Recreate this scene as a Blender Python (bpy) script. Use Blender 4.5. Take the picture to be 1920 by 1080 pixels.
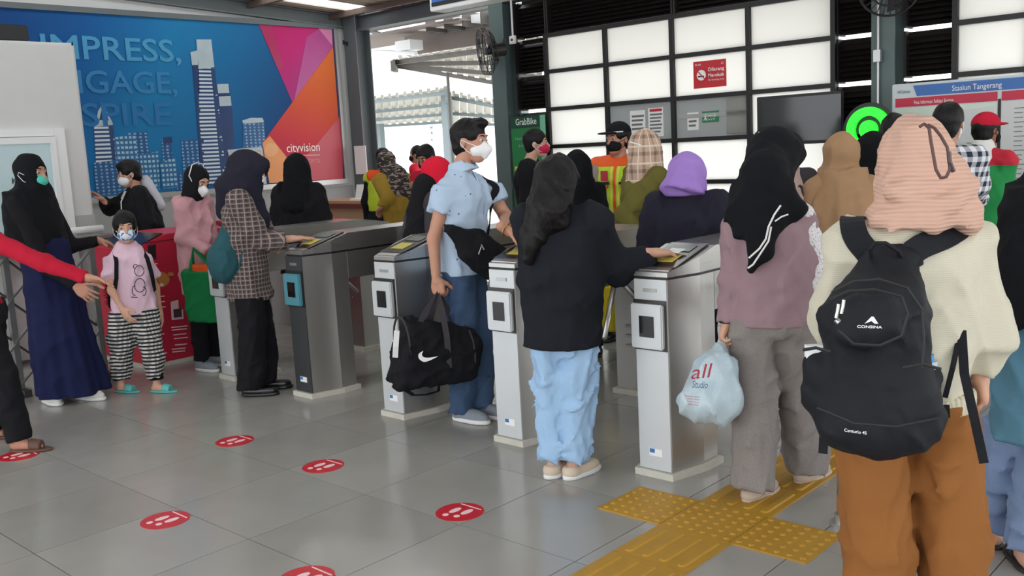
import bpy, bmesh, math, random
import numpy as np
from mathutils import Vector, Matrix

for o in list(bpy.data.objects):
    bpy.data.objects.remove(o)
SC = bpy.context.scene
COL = SC.collection

# ------------------------------------------------------------------ camera
FPX, YAW, PIT, ROL, CAMH = 1803.5, math.radians(42.71), math.radians(8.37), math.radians(-3.04), 1.55
FW = Vector((-math.sin(YAW)*math.cos(PIT), math.cos(YAW)*math.cos(PIT), -math.sin(PIT)))
_r = FW.cross(Vector((0, 0, 1))).normalized(); _u = _r.cross(FW)
RT = math.cos(ROL)*_r + math.sin(ROL)*_u
UP = -math.sin(ROL)*_r + math.cos(ROL)*_u
EYE = Vector((0, 0, CAMH))
cam = bpy.data.objects.new('camera', bpy.data.cameras.new('camera')); COL.objects.link(cam)
cam.data.sensor_width = 36.0
cam.data.lens = FPX/1920*36.0
cam.data.clip_end = 400
_m = Matrix((RT, UP, -FW)).transposed().to_4x4(); _m.translation = EYE
cam.matrix_world = _m
SC.camera = cam

# ------------------------------------------------------------------ world, light, exposure
SC.view_settings.view_transform = 'Standard'
SC.view_settings.look = 'None'
SC.view_settings.gamma = 1.0
SC.view_settings.use_curve_mapping = False
SC.view_settings.exposure = 0.5
w = bpy.data.worlds.new('overcast_sky'); SC.world = w; w.use_nodes = True
bg = w.node_tree.nodes['Background']
bg.inputs[0].default_value = (0.93, 0.965, 1.0, 1); bg.inputs[1].default_value = 2.3
sun = bpy.data.objects.new('sun', bpy.data.lights.new('sun', 'SUN')); COL.objects.link(sun)
sun.data.energy = 0.9; sun.data.angle = math.radians(40); sun.data.color = (1, 0.98, 0.95)
sun.rotation_euler = (math.radians(38), 0, math.radians(200))

# ------------------------------------------------------------------ projection helpers: a photo point at a known real depth
def ray(px, py): return FW + RT*((px-960)/FPX) + UP*((540-py)/FPX)
def onG(px, py, z=0.0):
    d = ray(px, py); return EYE + d*((z-CAMH)/d.z)
def onY(px, py, y):
    d = ray(px, py); return EYE + d*(y/d.y)
def onX(px, py, x):
    d = ray(px, py); return EYE + d*(x/d.x)

# ------------------------------------------------------------------ materials
def lin(c):
    c = c/255.0
    return c/12.92 if c <= 0.04045 else ((c+0.055)/1.055)**2.4
def rgb(r, g, b): return (lin(r), lin(g), lin(b), 1.0)
MATS = {}
class NT:
    def __init__(s, name):
        s.m = bpy.data.materials.new(name); s.m.use_nodes = True
        s.t = s.m.node_tree; s.n = s.t.nodes; s.b = s.n['Principled BSDF']
        s._co = None
    def add(s, typ, **kw):
        n = s.n.new(typ)
        for k, v in kw.items(): setattr(n, k, v)
        return n
    def link(s, a, b): s.t.links.new(a, b)
    def co(s, scale=(1, 1, 1), rot=(0, 0, 0), kind='Object'):
        if s._co is None: s._co = s.add('ShaderNodeTexCoord')
        mp = s.add('ShaderNodeMapping'); mp.inputs['Scale'].default_value = scale; mp.inputs['Rotation'].default_value = rot
        s.link(s._co.outputs[kind], mp.inputs[0]); return mp.outputs[0]
    def noise(s, scale, detail=3, co=None, rough=0.5):
        n = s.add('ShaderNodeTexNoise'); n.inputs['Scale'].default_value = scale; n.inputs['Detail'].default_value = detail
        n.inputs['Roughness'].default_value = rough
        s.link(co if co is not None else s.co(), n.inputs['Vector']); return n.outputs['Fac']
    def math(s, op, a, b=None, c=None):
        n = s.add('ShaderNodeMath', operation=op)
        for i, v in enumerate((a, b, c)):
            if v is None: continue
            if isinstance(v, (int, float)): n.inputs[i].default_value = v
            else: s.link(v, n.inputs[i])
        return n.outputs[0]
    def sep(s, co):
        n = s.add('ShaderNodeSeparateXYZ'); s.link(co, n.inputs[0]); return n.outputs
    def mix(s, f, a, b, mode='MIX'):
        n = s.add('ShaderNodeMix', data_type='RGBA', blend_type=mode)
        for i, v in ((0, f), (6, a), (7, b)):
            if isinstance(v, (int, float)): n.inputs[i].default_value = v
            elif isinstance(v, tuple): n.inputs[i].default_value = v
            else: s.link(v, n.inputs[i])
        return n.outputs[2]
    def ramp(s, f, lo, hi, a=0.0, b=1.0):
        n = s.add('ShaderNodeMapRange'); n.inputs[1].default_value = lo; n.inputs[2].default_value = hi
        n.inputs[3].default_value = a; n.inputs[4].default_value = b; s.link(f, n.inputs[0]); return n.outputs[0]
    def bump(s, h, strength=0.2, dist=0.01):
        n = s.add('ShaderNodeBump'); n.inputs['Strength'].default_value = strength; n.inputs['Distance'].default_value = dist
        s.link(h, n.inputs['Height']); s.link(n.outputs[0], s.b.inputs['Normal'])
    def col(s, c):
        if isinstance(c, tuple): s.b.inputs['Base Color'].default_value = c
        else: s.link(c, s.b.inputs['Base Color'])
    def rough(s, v):
        if isinstance(v, (int, float)): s.b.inputs['Roughness'].default_value = v
        else: s.link(v, s.b.inputs['Roughness'])

def plain(name, c, rough=0.5, metal=0.0, vary=0.06, scale=6.0, bump=0.0, spec=0.5, emit=0.0, bscale=60.0):
    if name in MATS: return MATS[name]
    t = NT(name); base = rgb(*c)
    f = t.noise(scale, 4)
    lo = tuple(x*(1-vary) for x in base[:3])+(1,); hi = tuple(min(1, x*(1+vary)) for x in base[:3])+(1,)
    t.col(t.mix(f, lo, hi)); t.rough(rough)
    t.b.inputs['Metallic'].default_value = metal
    t.b.inputs['Specular IOR Level'].default_value = spec
    if bump: t.bump(t.noise(bscale, 3), bump, 0.004)
    if emit:
        t.b.inputs['Emission Color'].default_value = base; t.b.inputs['Emission Strength'].default_value = emit
    MATS[name] = t.m; return t.m
def fabric(name, c, rough=0.9, vary=0.10, bump=0.25, sheen=0.0, wscale=14.0):
    if name in MATS: return MATS[name]
    t = NT(name); base = rgb(*c)
    f = t.noise(5.0, 4)
    lo = tuple(x*(1-vary) for x in base[:3])+(1,); hi = tuple(min(1, x*(1+vary)) for x in base[:3])+(1,)
    t.col(t.mix(f, lo, hi)); t.rough(rough)
    t.b.inputs['Specular IOR Level'].default_value = 0.2
    t.b.inputs['Sheen Weight'].default_value = sheen
    rn = t.add('ShaderNodeTexNoise', noise_type='RIDGED_MULTIFRACTAL'); rn.inputs['Scale'].default_value = wscale*0.55; rn.inputs['Detail'].default_value = 2
    t.link(t.co((1, 1, 0.7)), rn.inputs['Vector'])
    h = t.math('ADD', t.math('MULTIPLY', rn.outputs['Fac'], 0.5), t.math('MULTIPLY', t.noise(260.0, 1), 0.12))
    t.bump(h, min(1, bump*1.6), 0.014)
    MATS[name] = t.m; return t.m
def skin(name, c):
    if name in MATS: return MATS[name]
    t = NT(name); base = rgb(*c)
    f = t.noise(18.0, 4)
    t.col(t.mix(f, tuple(x*0.88 for x in base[:3])+(1,), (base[0]*1.08, base[1]*1.05, base[2]*1.04, 1)))
    t.rough(0.55); t.b.inputs['Specular IOR Level'].default_value = 0.35
    t.b.inputs['Subsurface Weight'].default_value = 0.06; t.b.inputs['Subsurface Radius'].default_value = (0.02, 0.008, 0.004)
    MATS[name] = t.m; return t.m
def steel(name, c=(176, 174, 170), rough=0.34, axis=2):
    if name in MATS: return MATS[name]
    t = NT(name); base = rgb(*c)
    sc = [120, 120, 120]; sc[axis] = 1.5
    sc = [1.2 if i != axis else 140 for i in range(3)] if axis == 3 else sc
    g = t.noise(1.0, 4, t.co(tuple(sc)))
    t.col(t.mix(g, tuple(x*0.95 for x in base[:3])+(1,), base)); t.b.inputs['Metallic'].default_value = 0.92
    t.rough(t.ramp(g, 0.3, 0.7, rough-0.03, rough+0.04))
    MATS[name] = t.m; return t.m

# ------------------------------------------------------------------ mesh building
class MB:
    def __init__(s): s.v = []; s.f = []
    def add(s, vs, fs):
        n = len(s.v); s.v += [tuple(v) for v in vs]; s.f += [tuple(i+n for i in f) for f in fs]; return s
    def box(s, x0, x1, y0, y1, z0, z1):
        v = [(x, y, z) for z in (z0, z1) for y in (y0, y1) for x in (x0, x1)]
        return s.add(v, [(0, 2, 3, 1), (4, 5, 7, 6), (0, 1, 5, 4), (2, 6, 7, 3), (0, 4, 6, 2), (1, 3, 7, 5)])
    def prism(s, pts, d):
        d = Vector(d); n = len(pts); a = [Vector(p) for p in pts]
        s.add(a+[p+d for p in a], [tuple(range(n))[::-1], tuple(range(n, 2*n))]+[(i, (i+1) % n, n+(i+1) % n, n+i) for i in range(n)]); return s
    def bar(s, a, b, wx, wy, up=(0, 0, 1)):
        a = Vector(a); b = Vector(b); d = (b-a).normalized(); up = Vector(up)
        if abs(d.dot(up)) > 0.98: up = Vector((1, 0, 0))
        x = d.cross(up).normalized(); y = x.cross(d)
        return s.prism([a-x*wx/2-y*wy/2, a+x*wx/2-y*wy/2, a+x*wx/2+y*wy/2, a-x*wx/2+y*wy/2], b-a)
    def tube(s, pts, r, n=8, closed=False):
        pts = [Vector(p) for p in pts]; m = len(pts); rs = r if isinstance(r, (list, tuple)) else [r]*m
        prev = None; rings = []
        for i, p in enumerate(pts):
            if closed: d = pts[(i+1) % m]-pts[i-1]
            else: d = pts[min(i+1, m-1)]-pts[max(i-1, 0)]
            d = d.normalized() if d.length > 1e-9 else Vector((0, 0, 1))
            if prev is None:
                x = d.cross(Vector((0, 0, 1)))
                if x.length < 1e-3: x = d.cross(Vector((1, 0, 0)))
            else: x = prev-d*prev.dot(d)
            x.normalize(); prev = x; y = d.cross(x)
            rings.append([p+x*rs[i]*math.cos(2*math.pi*k/n)+y*rs[i]*math.sin(2*math.pi*k/n) for k in range(n)])
        vs = [v for r_ in rings for v in r_]; fs = []
        for i in range(m if closed else m-1):
            j = (i+1) % m
            for k in range(n): fs.append((i*n+k, i*n+(k+1) % n, j*n+(k+1) % n, j*n+k))
        if not closed: fs += [tuple(range(n))[::-1], tuple(range((m-1)*n, m*n))]
        return s.add(vs, fs)
    def cyl(s, a, b, r, n=16, r2=None): return s.tube([a, b], [r, r if r2 is None else r2], n)
    def ribbon(s, pts, nrm, wdt, th):
        # flat strap: follows pts, wide along side = dir x nrm
        pts = [Vector(p) for p in pts]; m = len(pts)
        ns = [Vector(q).normalized() for q in nrm] if isinstance(nrm, list) else [Vector(nrm).normalized()]*m
        vs = []
        for i, p in enumerate(pts):
            d = (pts[min(i+1, m-1)]-pts[max(i-1, 0)]).normalized(); sd = d.cross(ns[i]).normalized(); nn = sd.cross(d)
            wv = wdt[i] if isinstance(wdt, (list, tuple)) else wdt
            vs += [p-sd*wv/2-nn*th/2, p+sd*wv/2-nn*th/2, p+sd*wv/2+nn*th/2, p-sd*wv/2+nn*th/2]
        fs = [(0, 3, 2, 1), tuple(range(4*m-4, 4*m))]
        for i in range(m-1):
            for k in range(4): fs.append((4*i+k, 4*i+(k+1) % 4, 4*i+4+(k+1) % 4, 4*i+4+k))
        return s.add(vs, fs)
    def disk(s, c, r, z0, z1, n=32):
        ps = [(c[0]+r*math.cos(2*math.pi*k/n), c[1]+r*math.sin(2*math.pi*k/n), z0) for k in range(n)]
        return s.prism(ps, (0, 0, z1-z0))
    def mesh(s, name):
        m = bpy.data.meshes.new(name); m.from_pydata(s.v, [], s.f); m.update()
        bm = bmesh.new(); bm.from_mesh(m); bmesh.ops.recalc_face_normals(bm, faces=bm.faces); bm.to_mesh(m); bm.free()
        return m
def obj(name, mb, m, parent=None, smooth=False, bevel=0.0, loc=None, kind=None):
    me = mb if isinstance(mb, bpy.types.Mesh) else mb.mesh(name)
    if bevel:
        bm = bmesh.new(); bm.from_mesh(me)
        es = [e for e in bm.edges if len(e.link_faces) == 2 and e.calc_face_angle(0) > 0.5]
        bmesh.ops.bevel(bm, geom=es, offset=bevel, segments=2, affect='EDGES', clamp_overlap=True)
        bm.to_mesh(me); bm.free()
    o = bpy.data.objects.new(name, me); COL.objects.link(o)
    if not me.materials: me.materials.append(m)
    if smooth:
        for p in me.polygons: p.use_smooth = True
    if parent is not None: o.parent = parent
    if loc is not None: o.location = loc
    if kind: o['kind'] = kind
    return o
def empty(name, loc=(0, 0, 0), rz=0.0):
    o = bpy.data.objects.new(name, None); COL.objects.link(o); o.location = loc; o.rotation_euler = (0, 0, rz); o.empty_display_size = 0.1
    return o
def tag(o, label, cat, group=None, kind=None):
    o['label'] = label; o['category'] = cat
    if group: o['group'] = group
    if kind: o['kind'] = kind
    return o
def struct(o):
    o['kind'] = 'structure'; return o
def copy_tree(o, parent=None):
    c = o.copy(); COL.objects.link(c); c.parent = parent
    for ch in list(o.children): copy_tree(ch, c)
    return c
def text_mesh(s, size, depth=0.002, align='LEFT', sx=1.0, shear=0.0, bold=0.0):
    cu = bpy.data.curves.new('t', 'FONT'); cu.body = s; cu.size = size; cu.extrude = depth/2; cu.align_x = align; cu.shear = shear; cu.offset = bold
    cu.resolution_u = 3
    o = bpy.data.objects.new('t', cu); COL.objects.link(o)
    dg = bpy.context.evaluated_depsgraph_get()
    me = bpy.data.meshes.new_from_object(o.evaluated_get(dg)); bpy.data.objects.remove(o); bpy.data.curves.remove(cu)
    for v in me.vertices: v.co.x *= sx
    me.materials.clear(); me.name = 'lettering'
    return me
def text(name, s, size, m, parent, loc, X, Y, depth=0.003, align='LEFT', sx=1.0, shear=0.0, bold=0.0):
    """lettering lying in the plane spanned by X (reading direction) and Y (up)"""
    me = text_mesh(s, size, depth, align, sx, shear, bold)
    X = Vector(X).normalized(); Y = Vector(Y).normalized(); Z = X.cross(Y)
    M = Matrix((X, Y, Z)).transposed().to_4x4(); M.translation = Vector(loc); me.transform(M)
    o = bpy.data.objects.new(name, me); COL.objects.link(o); me.materials.append(m)
    if parent is not None: o.parent = parent
    return o

# ------------------------------------------------------------------ distance-field surfaces (bodies, clothes, bags)
def _V(a): return np.array(a, np.float32)
def s_cone(a, b, ra, rb=None, cap=False):
    a = _V(a); b = _V(b); rb = ra if rb is None else rb
    ab = b-a; L2 = float(ab@ab)+1e-9; L = math.sqrt(L2)
    def f(P):
        q = P-a; t = (q@ab)/L2; tc = np.clip(t, 0, 1)
        d = np.sqrt(((q-tc[:, None]*ab)**2).sum(1)+1e-12)-(ra+tc*(rb-ra))
        if cap: d = np.maximum(d, np.maximum(-t, t-1)*L)
        return d
    f.bb = (np.minimum(a-ra, b-rb), np.maximum(a+ra, b+rb)); return f
def s_econe(a, b, wa, wb, cap=False, yaw=0.0):
    """elliptic section: wa=(half width x, half depth y)"""
    a = _V(a); b = _V(b); ab = b-a; L2 = float(ab@ab)+1e-9; L = math.sqrt(L2); c, s = math.cos(yaw), math.sin(yaw)
    def f(P):
        q = P-a; t = (q@ab)/L2; tc = np.clip(t, 0, 1); e = q-tc[:, None]*ab
        W = wa[0]+tc*(wb[0]-wa[0]); D = wa[1]+tc*(wb[1]-wa[1]); m = np.minimum(W, D)
        ex = e[:, 0]*c+e[:, 1]*s; ey = -e[:, 0]*s+e[:, 1]*c
        k0 = np.sqrt((ex/W)**2+(ey/D)**2+(e[:, 2]/m)**2+1e-12)
        k1 = np.sqrt((ex/W**2)**2+(ey/D**2)**2+(e[:, 2]/m**2)**2+1e-12)
        d = k0*(k0-1)/k1
        if cap: d = np.maximum(d, np.maximum(-t, t-1)*L)
        return d
    r = max(max(wa), max(wb)); f.bb = (np.minimum(a, b)-r, np.maximum(a, b)+r); return f
def s_ell(c, r, rot=None):
    c = _V(c); r = _V(r); R = None if rot is None else np.array(rot, np.float32)
    def f(P):
        q = P-c
        if R is not None: q = q@R
        k0 = np.sqrt(((q/r)**2).sum(1)+1e-12); k1 = np.sqrt(((q/(r*r))**2).sum(1)+1e-12)
        return k0*(k0-1)/k1
    m = float(r.max()); f.bb = (c-m, c+m) if R is not None else (c-r, c+r); return f
def s_box(c, hx, r=0.02, rot=None):
    c = _V(c); hx = _V(hx); R = None if rot is None else np.array(rot, np.float32)
    def f(P):
        q = P-c
        if R is not None: q = q@R
        q = np.abs(q)-(hx-r)
        return np.sqrt((np.maximum(q, 0)**2).sum(1))+np.minimum(q.max(1), 0)-r
    m = float(np.linalg.norm(hx)); f.bb = (c-m, c+m) if R is not None else (c-hx, c+hx); return f
def s_plane(p, n):
    p = _V(p); n = _V(n)/np.linalg.norm(n)
    return lambda P: (P-p)@n
def s_union(items, k=0.03):
    """items: field or (field, k); smooth union in order"""
    def f(P):
        d = None
        for it in items:
            g, kk = it if isinstance(it, tuple) else (it, k)
            e = g(P)
            if d is None: d = e; continue
            if kk <= 0: d = np.minimum(d, e); continue
            h = np.clip(0.5+0.5*(e-d)/kk, 0, 1); d = e*(1-h)+d*h-kk*h*(1-h)
        return d
    fs = [(it[0] if isinstance(it, tuple) else it) for it in items]
    f.bb = (np.min([g.bb[0] for g in fs], 0), np.max([g.bb[1] for g in fs], 0)); return f
def s_cut(a, cuts, k=0.0):
    """remove the inside of each cut field"""
    def f(P):
        d = a(P)
        for c in cuts:
            e = -c(P)
            if k <= 0: d = np.maximum(d, e)
            else:
                h = np.clip(0.5-0.5*(e-d)/k, 0, 1); d = e*(1-h)+d*h+k*h*(1-h)
        return d
    f.bb = a.bb; return f
def s_fold(a, amp, scale=9.0, seed=1, stretch=(1, 1, 0.45)):
    rng = np.random.RandomState(seed); N = 6; scale = scale*3.4 if scale < 25 else scale*1.2
    ks = rng.randn(N, 3).astype(np.float32); ks /= np.linalg.norm(ks, axis=1)[:, None]
    ks = ks*np.array(stretch, np.float32)*(scale*(0.6+0.25*np.arange(N)))[:, None].astype(np.float32); ph = rng.rand(N)*6.28
    ks2 = rng.randn(3, 3).astype(np.float32)*scale*0.45
    def f(P):
        d = a(P); wv = np.sin(P@ks2.T+ph[:3]); n = 0
        for i in range(N):
            g = np.sin(0.5*(P@ks[i]+ph[i])+0.9*wv[:, i % 3]); e = 0.5+0.5*wv[:, (i+1) % 3]
            n = n+((1-np.abs(g))**2*2.2-0.55)*(0.25+e)*(1.0-0.09*i)
        return d-amp*n*0.55
    f.bb = (a.bb[0]-2.5*amp, a.bb[1]+2.5*amp); return f
def s_pleat(a, amp, n, c=(0, 0), z0=1.0, z1=0.0, seed=1, ph=0.0):
    """vertical pleats growing from z0 down to z1"""
    def f(P):
        d = a(P); th = np.arctan2(P[:, 1]-c[1], P[:, 0]-c[0]); g = np.clip((z0-P[:, 2])/(z0-z1), 0, 1)
        return d+amp*g*(np.sin(n*th+ph+1.1*np.sin(2*th+seed))+0.5*np.sin((n*2+1)*th+seed*2.1+3*P[:, 2]))
    f.bb = (a.bb[0]-amp*1.5, a.bb[1]+amp*1.5); return f
def nets(fn, h, pad=2):
    lo = np.array(fn.bb[0], np.float64)-pad*h; hi = np.array(fn.bb[1], np.float64)+pad*h
    n = np.maximum(3, np.ceil((hi-lo)/h).astype(int)+1)
    ax = [(lo[i]+h*np.arange(n[i])).astype(np.float32) for i in range(3)]
    P = np.stack(np.meshgrid(*ax, indexing='ij'), -1).reshape(-1, 3)
    F = fn(P).astype(np.float32).reshape(n)
    F[0] = F[-1] = 1; F[:, 0] = F[:, -1] = 1; F[:, :, 0] = F[:, :, -1] = 1
    I = F < 0
    nc = n-1
    acc = np.zeros((*nc, 3), np.float32); cnt = np.zeros(nc, np.float32)
    for axn in range(3):
        sl = [slice(None)]*3; s0 = list(sl); s1 = list(sl); s0[axn] = slice(0, -1); s1[axn] = slice(1, None)
        a = F[tuple(s0)]; b = F[tuple(s1)]; cr = I[tuple(s0)] != I[tuple(s1)]
        t = np.where(cr, a/np.where(cr, a-b, 1), 0).astype(np.float32)
        o1, o2 = [k for k in range(3) if k != axn]
        for d1 in (0, 1):
            for d2 in (0, 1):
                s = [slice(None)]*3; s[axn] = slice(0, nc[axn]); s[o1] = slice(d1, d1+nc[o1]); s[o2] = slice(d2, d2+nc[o2]); s = tuple(s)
                c = cr[s]; cnt += c
                acc[..., axn] += np.where(c, t[s], 0); acc[..., o1] += c*d1; acc[..., o2] += c*d2
    idx = -np.ones(nc, np.int64); act = cnt > 0; m = int(act.sum()); idx[act] = np.arange(m)
    ijk = np.argwhere(act)
    V = lo+h*(ijk+acc[act]/cnt[act][:, None])
    quads = []
    for axn in range(3):
        s0 = [slice(1, -1)]*3; s1 = [slice(1, -1)]*3; s0[axn] = slice(0, -1); s1[axn] = slice(1, None)
        A = I[tuple(s0)]; B = I[tuple(s1)]; e = np.argwhere(A != B); fl = A[A != B]
        if len(e) == 0: continue
        g = e.copy(); o1, o2 = [k for k in range(3) if k != axn]; g[:, o1] += 1; g[:, o2] += 1
        def at(d1, d2):
            q = g.copy(); q[:, o1] -= d1; q[:, o2] -= d2; return idx[q[:, 0], q[:, 1], q[:, 2]]
        Q = np.stack([at(1, 1), at(0, 1), at(0, 0), at(1, 0)], 1)
        if axn == 1: fl = ~fl
        Q[~fl] = Q[~fl][:, ::-1]; quads.append(Q)
    return V, (np.concatenate(quads) if quads else np.zeros((0, 4), int))
def soup(parts):
    """parts: list of (V, Q) joined into one mesh"""
    vs = []; qs = []; n = 0
    for V, Q in parts: vs.append(V); qs.append(Q+n); n += len(V)
    V = np.concatenate(vs); Q = np.concatenate(qs)
    me = bpy.data.meshes.new('m'); me.vertices.add(len(V)); me.vertices.foreach_set('co', V.astype(np.float32).ravel())
    me.loops.add(Q.size); me.loops.foreach_set('vertex_index', Q.astype(np.int32).ravel())
    me.polygons.add(len(Q)); me.polygons.foreach_set('loop_start', np.arange(0, Q.size, 4, dtype=np.int32)); me.polygons.foreach_set('loop_total', np.full(len(Q), 4, np.int32))
    me.polygons.foreach_set('use_smooth', np.ones(len(Q), bool)); me.update(calc_edges=True); me.validate()
    return me
def relax(V, Q, it=1, f=0.5):
    for _ in range(it):
        S = np.zeros_like(V); C = np.zeros(len(V))
        for a, b in ((0, 1), (1, 2), (2, 3), (3, 0)):
            np.add.at(S, Q[:, a], V[Q[:, b]]); np.add.at(S, Q[:, b], V[Q[:, a]]); np.add.at(C, Q[:, a], 1); np.add.at(C, Q[:, b], 1)
        V = V*(1-f)+f*S/np.maximum(C, 1)[:, None]
    return V
def surf(name, fn, m, parent=None, h=0.012, it=1):
    V, Q = nets(fn, h); V = relax(V, Q, it)
    return obj(name, soup([(V, Q)]), m, parent)
def snap(fn, pts, off=0.004, smooth=0):
    """move points onto the surface of fn; returns points and outward normals"""
    P = np.array([list(p) for p in pts], np.float32)
    for _ in range(14):
        d = fn(P); G = np.stack([(fn(P+e)-fn(P-e))/0.004 for e in np.eye(3, dtype=np.float32)*0.002], 1); g = np.maximum((G*G).sum(1), 0.2)
        P = P-((d-off)/g)[:, None]*G*0.8
    G = G/np.maximum(np.linalg.norm(G, axis=1), 1e-6)[:, None]
    for _ in range(smooth):
        for A in (P, G): A[1:-1] = A[1:-1]*0.4+(A[:-2]+A[2:])*0.3
    return [Vector(p) for p in P.tolist()], [Vector(n) for n in G.tolist()]
def resample(pts, n=4):
    pts = [Vector(p) for p in pts]; out = []
    for i in range(len(pts)-1):
        p0 = pts[max(i-1, 0)]; p1 = pts[i]; p2 = pts[i+1]; p3 = pts[min(i+2, len(pts)-1)]
        for j in range(n):
            t = j/n; out.append(0.5*((2*p1)+(p2-p0)*t+(2*p0-5*p1+4*p2-p3)*t*t+(3*p1-p0-3*p2+p3)*t**3))
    return out+[pts[-1]]
def conform(me, fn, d, off=0.003, it=24, back=0.25):
    """slide the vertices of a flat decal along d until they lie on the surface of fn"""
    n = len(me.vertices); P = np.empty(n*3, np.float32); me.vertices.foreach_get('co', P); P = P.reshape(-1, 3)
    d = _V(d)/np.linalg.norm(d); P = P-d*back; T = np.zeros(n, np.float32)
    for _ in range(it):
        D = fn(P+T[:, None]*d)-off; T = np.minimum(T+np.clip(D, -0.03, 0.03)*0.9, back*2)
    me.vertices.foreach_set('co', (P+T[:, None]*d).astype(np.float32).ravel()); me.update(); return me

# =================================================================== SETTING
YB, XL = 8.5, -10.6
M_tile = None
def make_tile_mat():
    t = NT('floor_tile'); co = t.co()
    oi = t.add('ShaderNodeObjectInfo')
    f = t.math('ADD', t.math('MULTIPLY', t.noise(2.2, 4, co), 0.8), t.math('MULTIPLY', oi.outputs['Random'], 0.35))
    t.col(t.mix(t.ramp(f, 0.25, 0.95), rgb(146, 143, 138), rgb(165, 162, 157)))
    t.rough(t.ramp(t.noise(7.0, 5, co), 0.35, 0.7, 0.12, 0.26)); t.b.inputs['Specular IOR Level'].default_value = 0.55
    return t.m
M_tile = make_tile_mat()
M_grout = plain('tile_grout', (88, 86, 83), 0.9)
M_white = plain('white_plaster', (204, 204, 202), 0.85, vary=0.04, bump=0.08, bscale=30)
M_greywall = plain('grey_wall_paint', (168, 167, 165), 0.7, vary=0.05)
M_beam = plain('grey_steel_paint', (92, 98, 100), 0.5, vary=0.08)
M_col = plain('green_grey_column_paint', (88, 104, 101), 0.5, vary=0.08)
M_dark = plain('dark_brown_metal', (31, 25, 24), 0.55, vary=0.1)
M_black = plain('black_plastic', (22, 22, 24), 0.45)
M_frame = plain('black_window_frame', (20, 18, 18), 0.5)
M_paper = plain('white_paper', (236, 236, 234), 0.8, vary=0.03)
M_alu = plain('aluminium', (176, 176, 174), 0.35, metal=0.8)

floor = struct(obj('floor', MB().box(-14, 7, -6, 8.95, -0.12, -0.006), M_grout))
TS = 0.617
def proj(p):
    d = Vector(p)-EYE; k = d.dot(FW)
    return (960+FPX*d.dot(RT)/k, 540-FPX*d.dot(UP)/k, k) if k > 0.05 else (9e9, 9e9, k)
tl = []
for i in range(-18, 16):
    for j in range(-13, 11):
        cx = -2.80+TS*(i+0.5); cy = 2.015+TS*(j+0.5)
        if cx < -13.9 or cx > 6.6 or cy < -5.6 or cy > 8.62: continue
        px, py, k = proj((cx, cy, 0)); vis = -260 < px < 2180 and py < 1300 and k > 0
        tl.append((0 if vis else 1, k if vis else abs(cx)+abs(cy), cx, cy))
tl.sort()
g = TS/2-0.0022
tm = MB().box(-g, g, -g, g, -0.012, 0.0).mesh('tile'); 
rest = MB()
for n, (a, k, cx, cy) in enumerate(tl):
    if n < 300: obj('tile', tm, M_tile, floor, loc=(cx, cy, 0))
    else: rest.box(cx-g, cx+g, cy-g, cy+g, -0.012, 0)
obj('tile_field', rest, M_tile, floor, kind='stuff')

M_pave = plain('outdoor_paving', (200, 198, 192), 0.8, vary=0.08, scale=1.2)
struct(obj('ground', MB().box(-60, 40, 8.95, 90, -0.15, -0.01), M_pave))

# ---- back wall: louvre bays, two glazed grids, columns, beam
def make_pane_mat(name, c, tr=0.9):
    t = NT(name); n = t.n
    tb = t.add('ShaderNodeBsdfTranslucent'); tb.inputs[0].default_value = rgb(*c)
    mx = t.add('ShaderNodeMixShader'); mx.inputs[0].default_value = tr
    t.col(rgb(*c)); t.rough(0.35)
    t.link(t.b.outputs[0], mx.inputs[1]); t.link(tb.outputs[0], mx.inputs[2]); t.link(mx.outputs[0], t.n['Material Output'].inputs[0])
    return t.m
M_pane = make_pane_mat('frosted_white_pane', (240, 239, 236), 0.85)
M_paneg = plain('grey_glass_pane', (168, 171, 170), 0.18, vary=0.05)
wall_back = struct(obj('wall_back', MB().box(XL-0.2, -7.86, YB+0.05, YB+0.3, 3.2, 3.6).box(-7.64, 6.5, YB+0.1, YB+0.25, 0.0, 0.26).box(-7.64, 6.5, YB+0.2, YB+0.26, 3.16, 4.0), M_dark))
def louvres(x0, x1, z0, z1, name='louvre_bay'):
    mb = MB(); z = z0+0.02
    while z < z1-0.03:
        mb.prism([(x0, YB+0.06, z), (x0, YB+0.075, z-0.008), (x0, YB+0.175, z+0.046), (x0, YB+0.16, z+0.054)], (x1-x0, 0, 0)); z += 0.045
    mb.box(x0, x0+0.02, YB+0.03, YB+0.19, z0, z1).box(x1-0.02, x1, YB+0.03, YB+0.19, z0, z1)
    mb.box(x0, x1, YB+0.185, YB+0.19, z0+0.012, z1-0.012)
    return obj(name, mb, M_dark, wall_back, kind='stuff')
ZR = [2.752, 2.357, 1.940, 1.522, 1.096, 0.68, 0.26]
for (x0, x1) in ((-7.63, -7.15), (-3.77, -3.40), (-3.17, -2.75)):
    for a, b in zip(ZR[:-1], ZR[1:]): louvres(x0, x1, b+0.014, a-0.014)
for (x0, x1) in ((-7.63, -7.15), (-7.14, -5.48), (-5.47, -3.79), (-3.77, -3.40), (-3.17, -2.75), (-2.74, -1.0), (-0.99, 1.5)):
    louvres(x0, x1, 2.77, 3.17)
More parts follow.
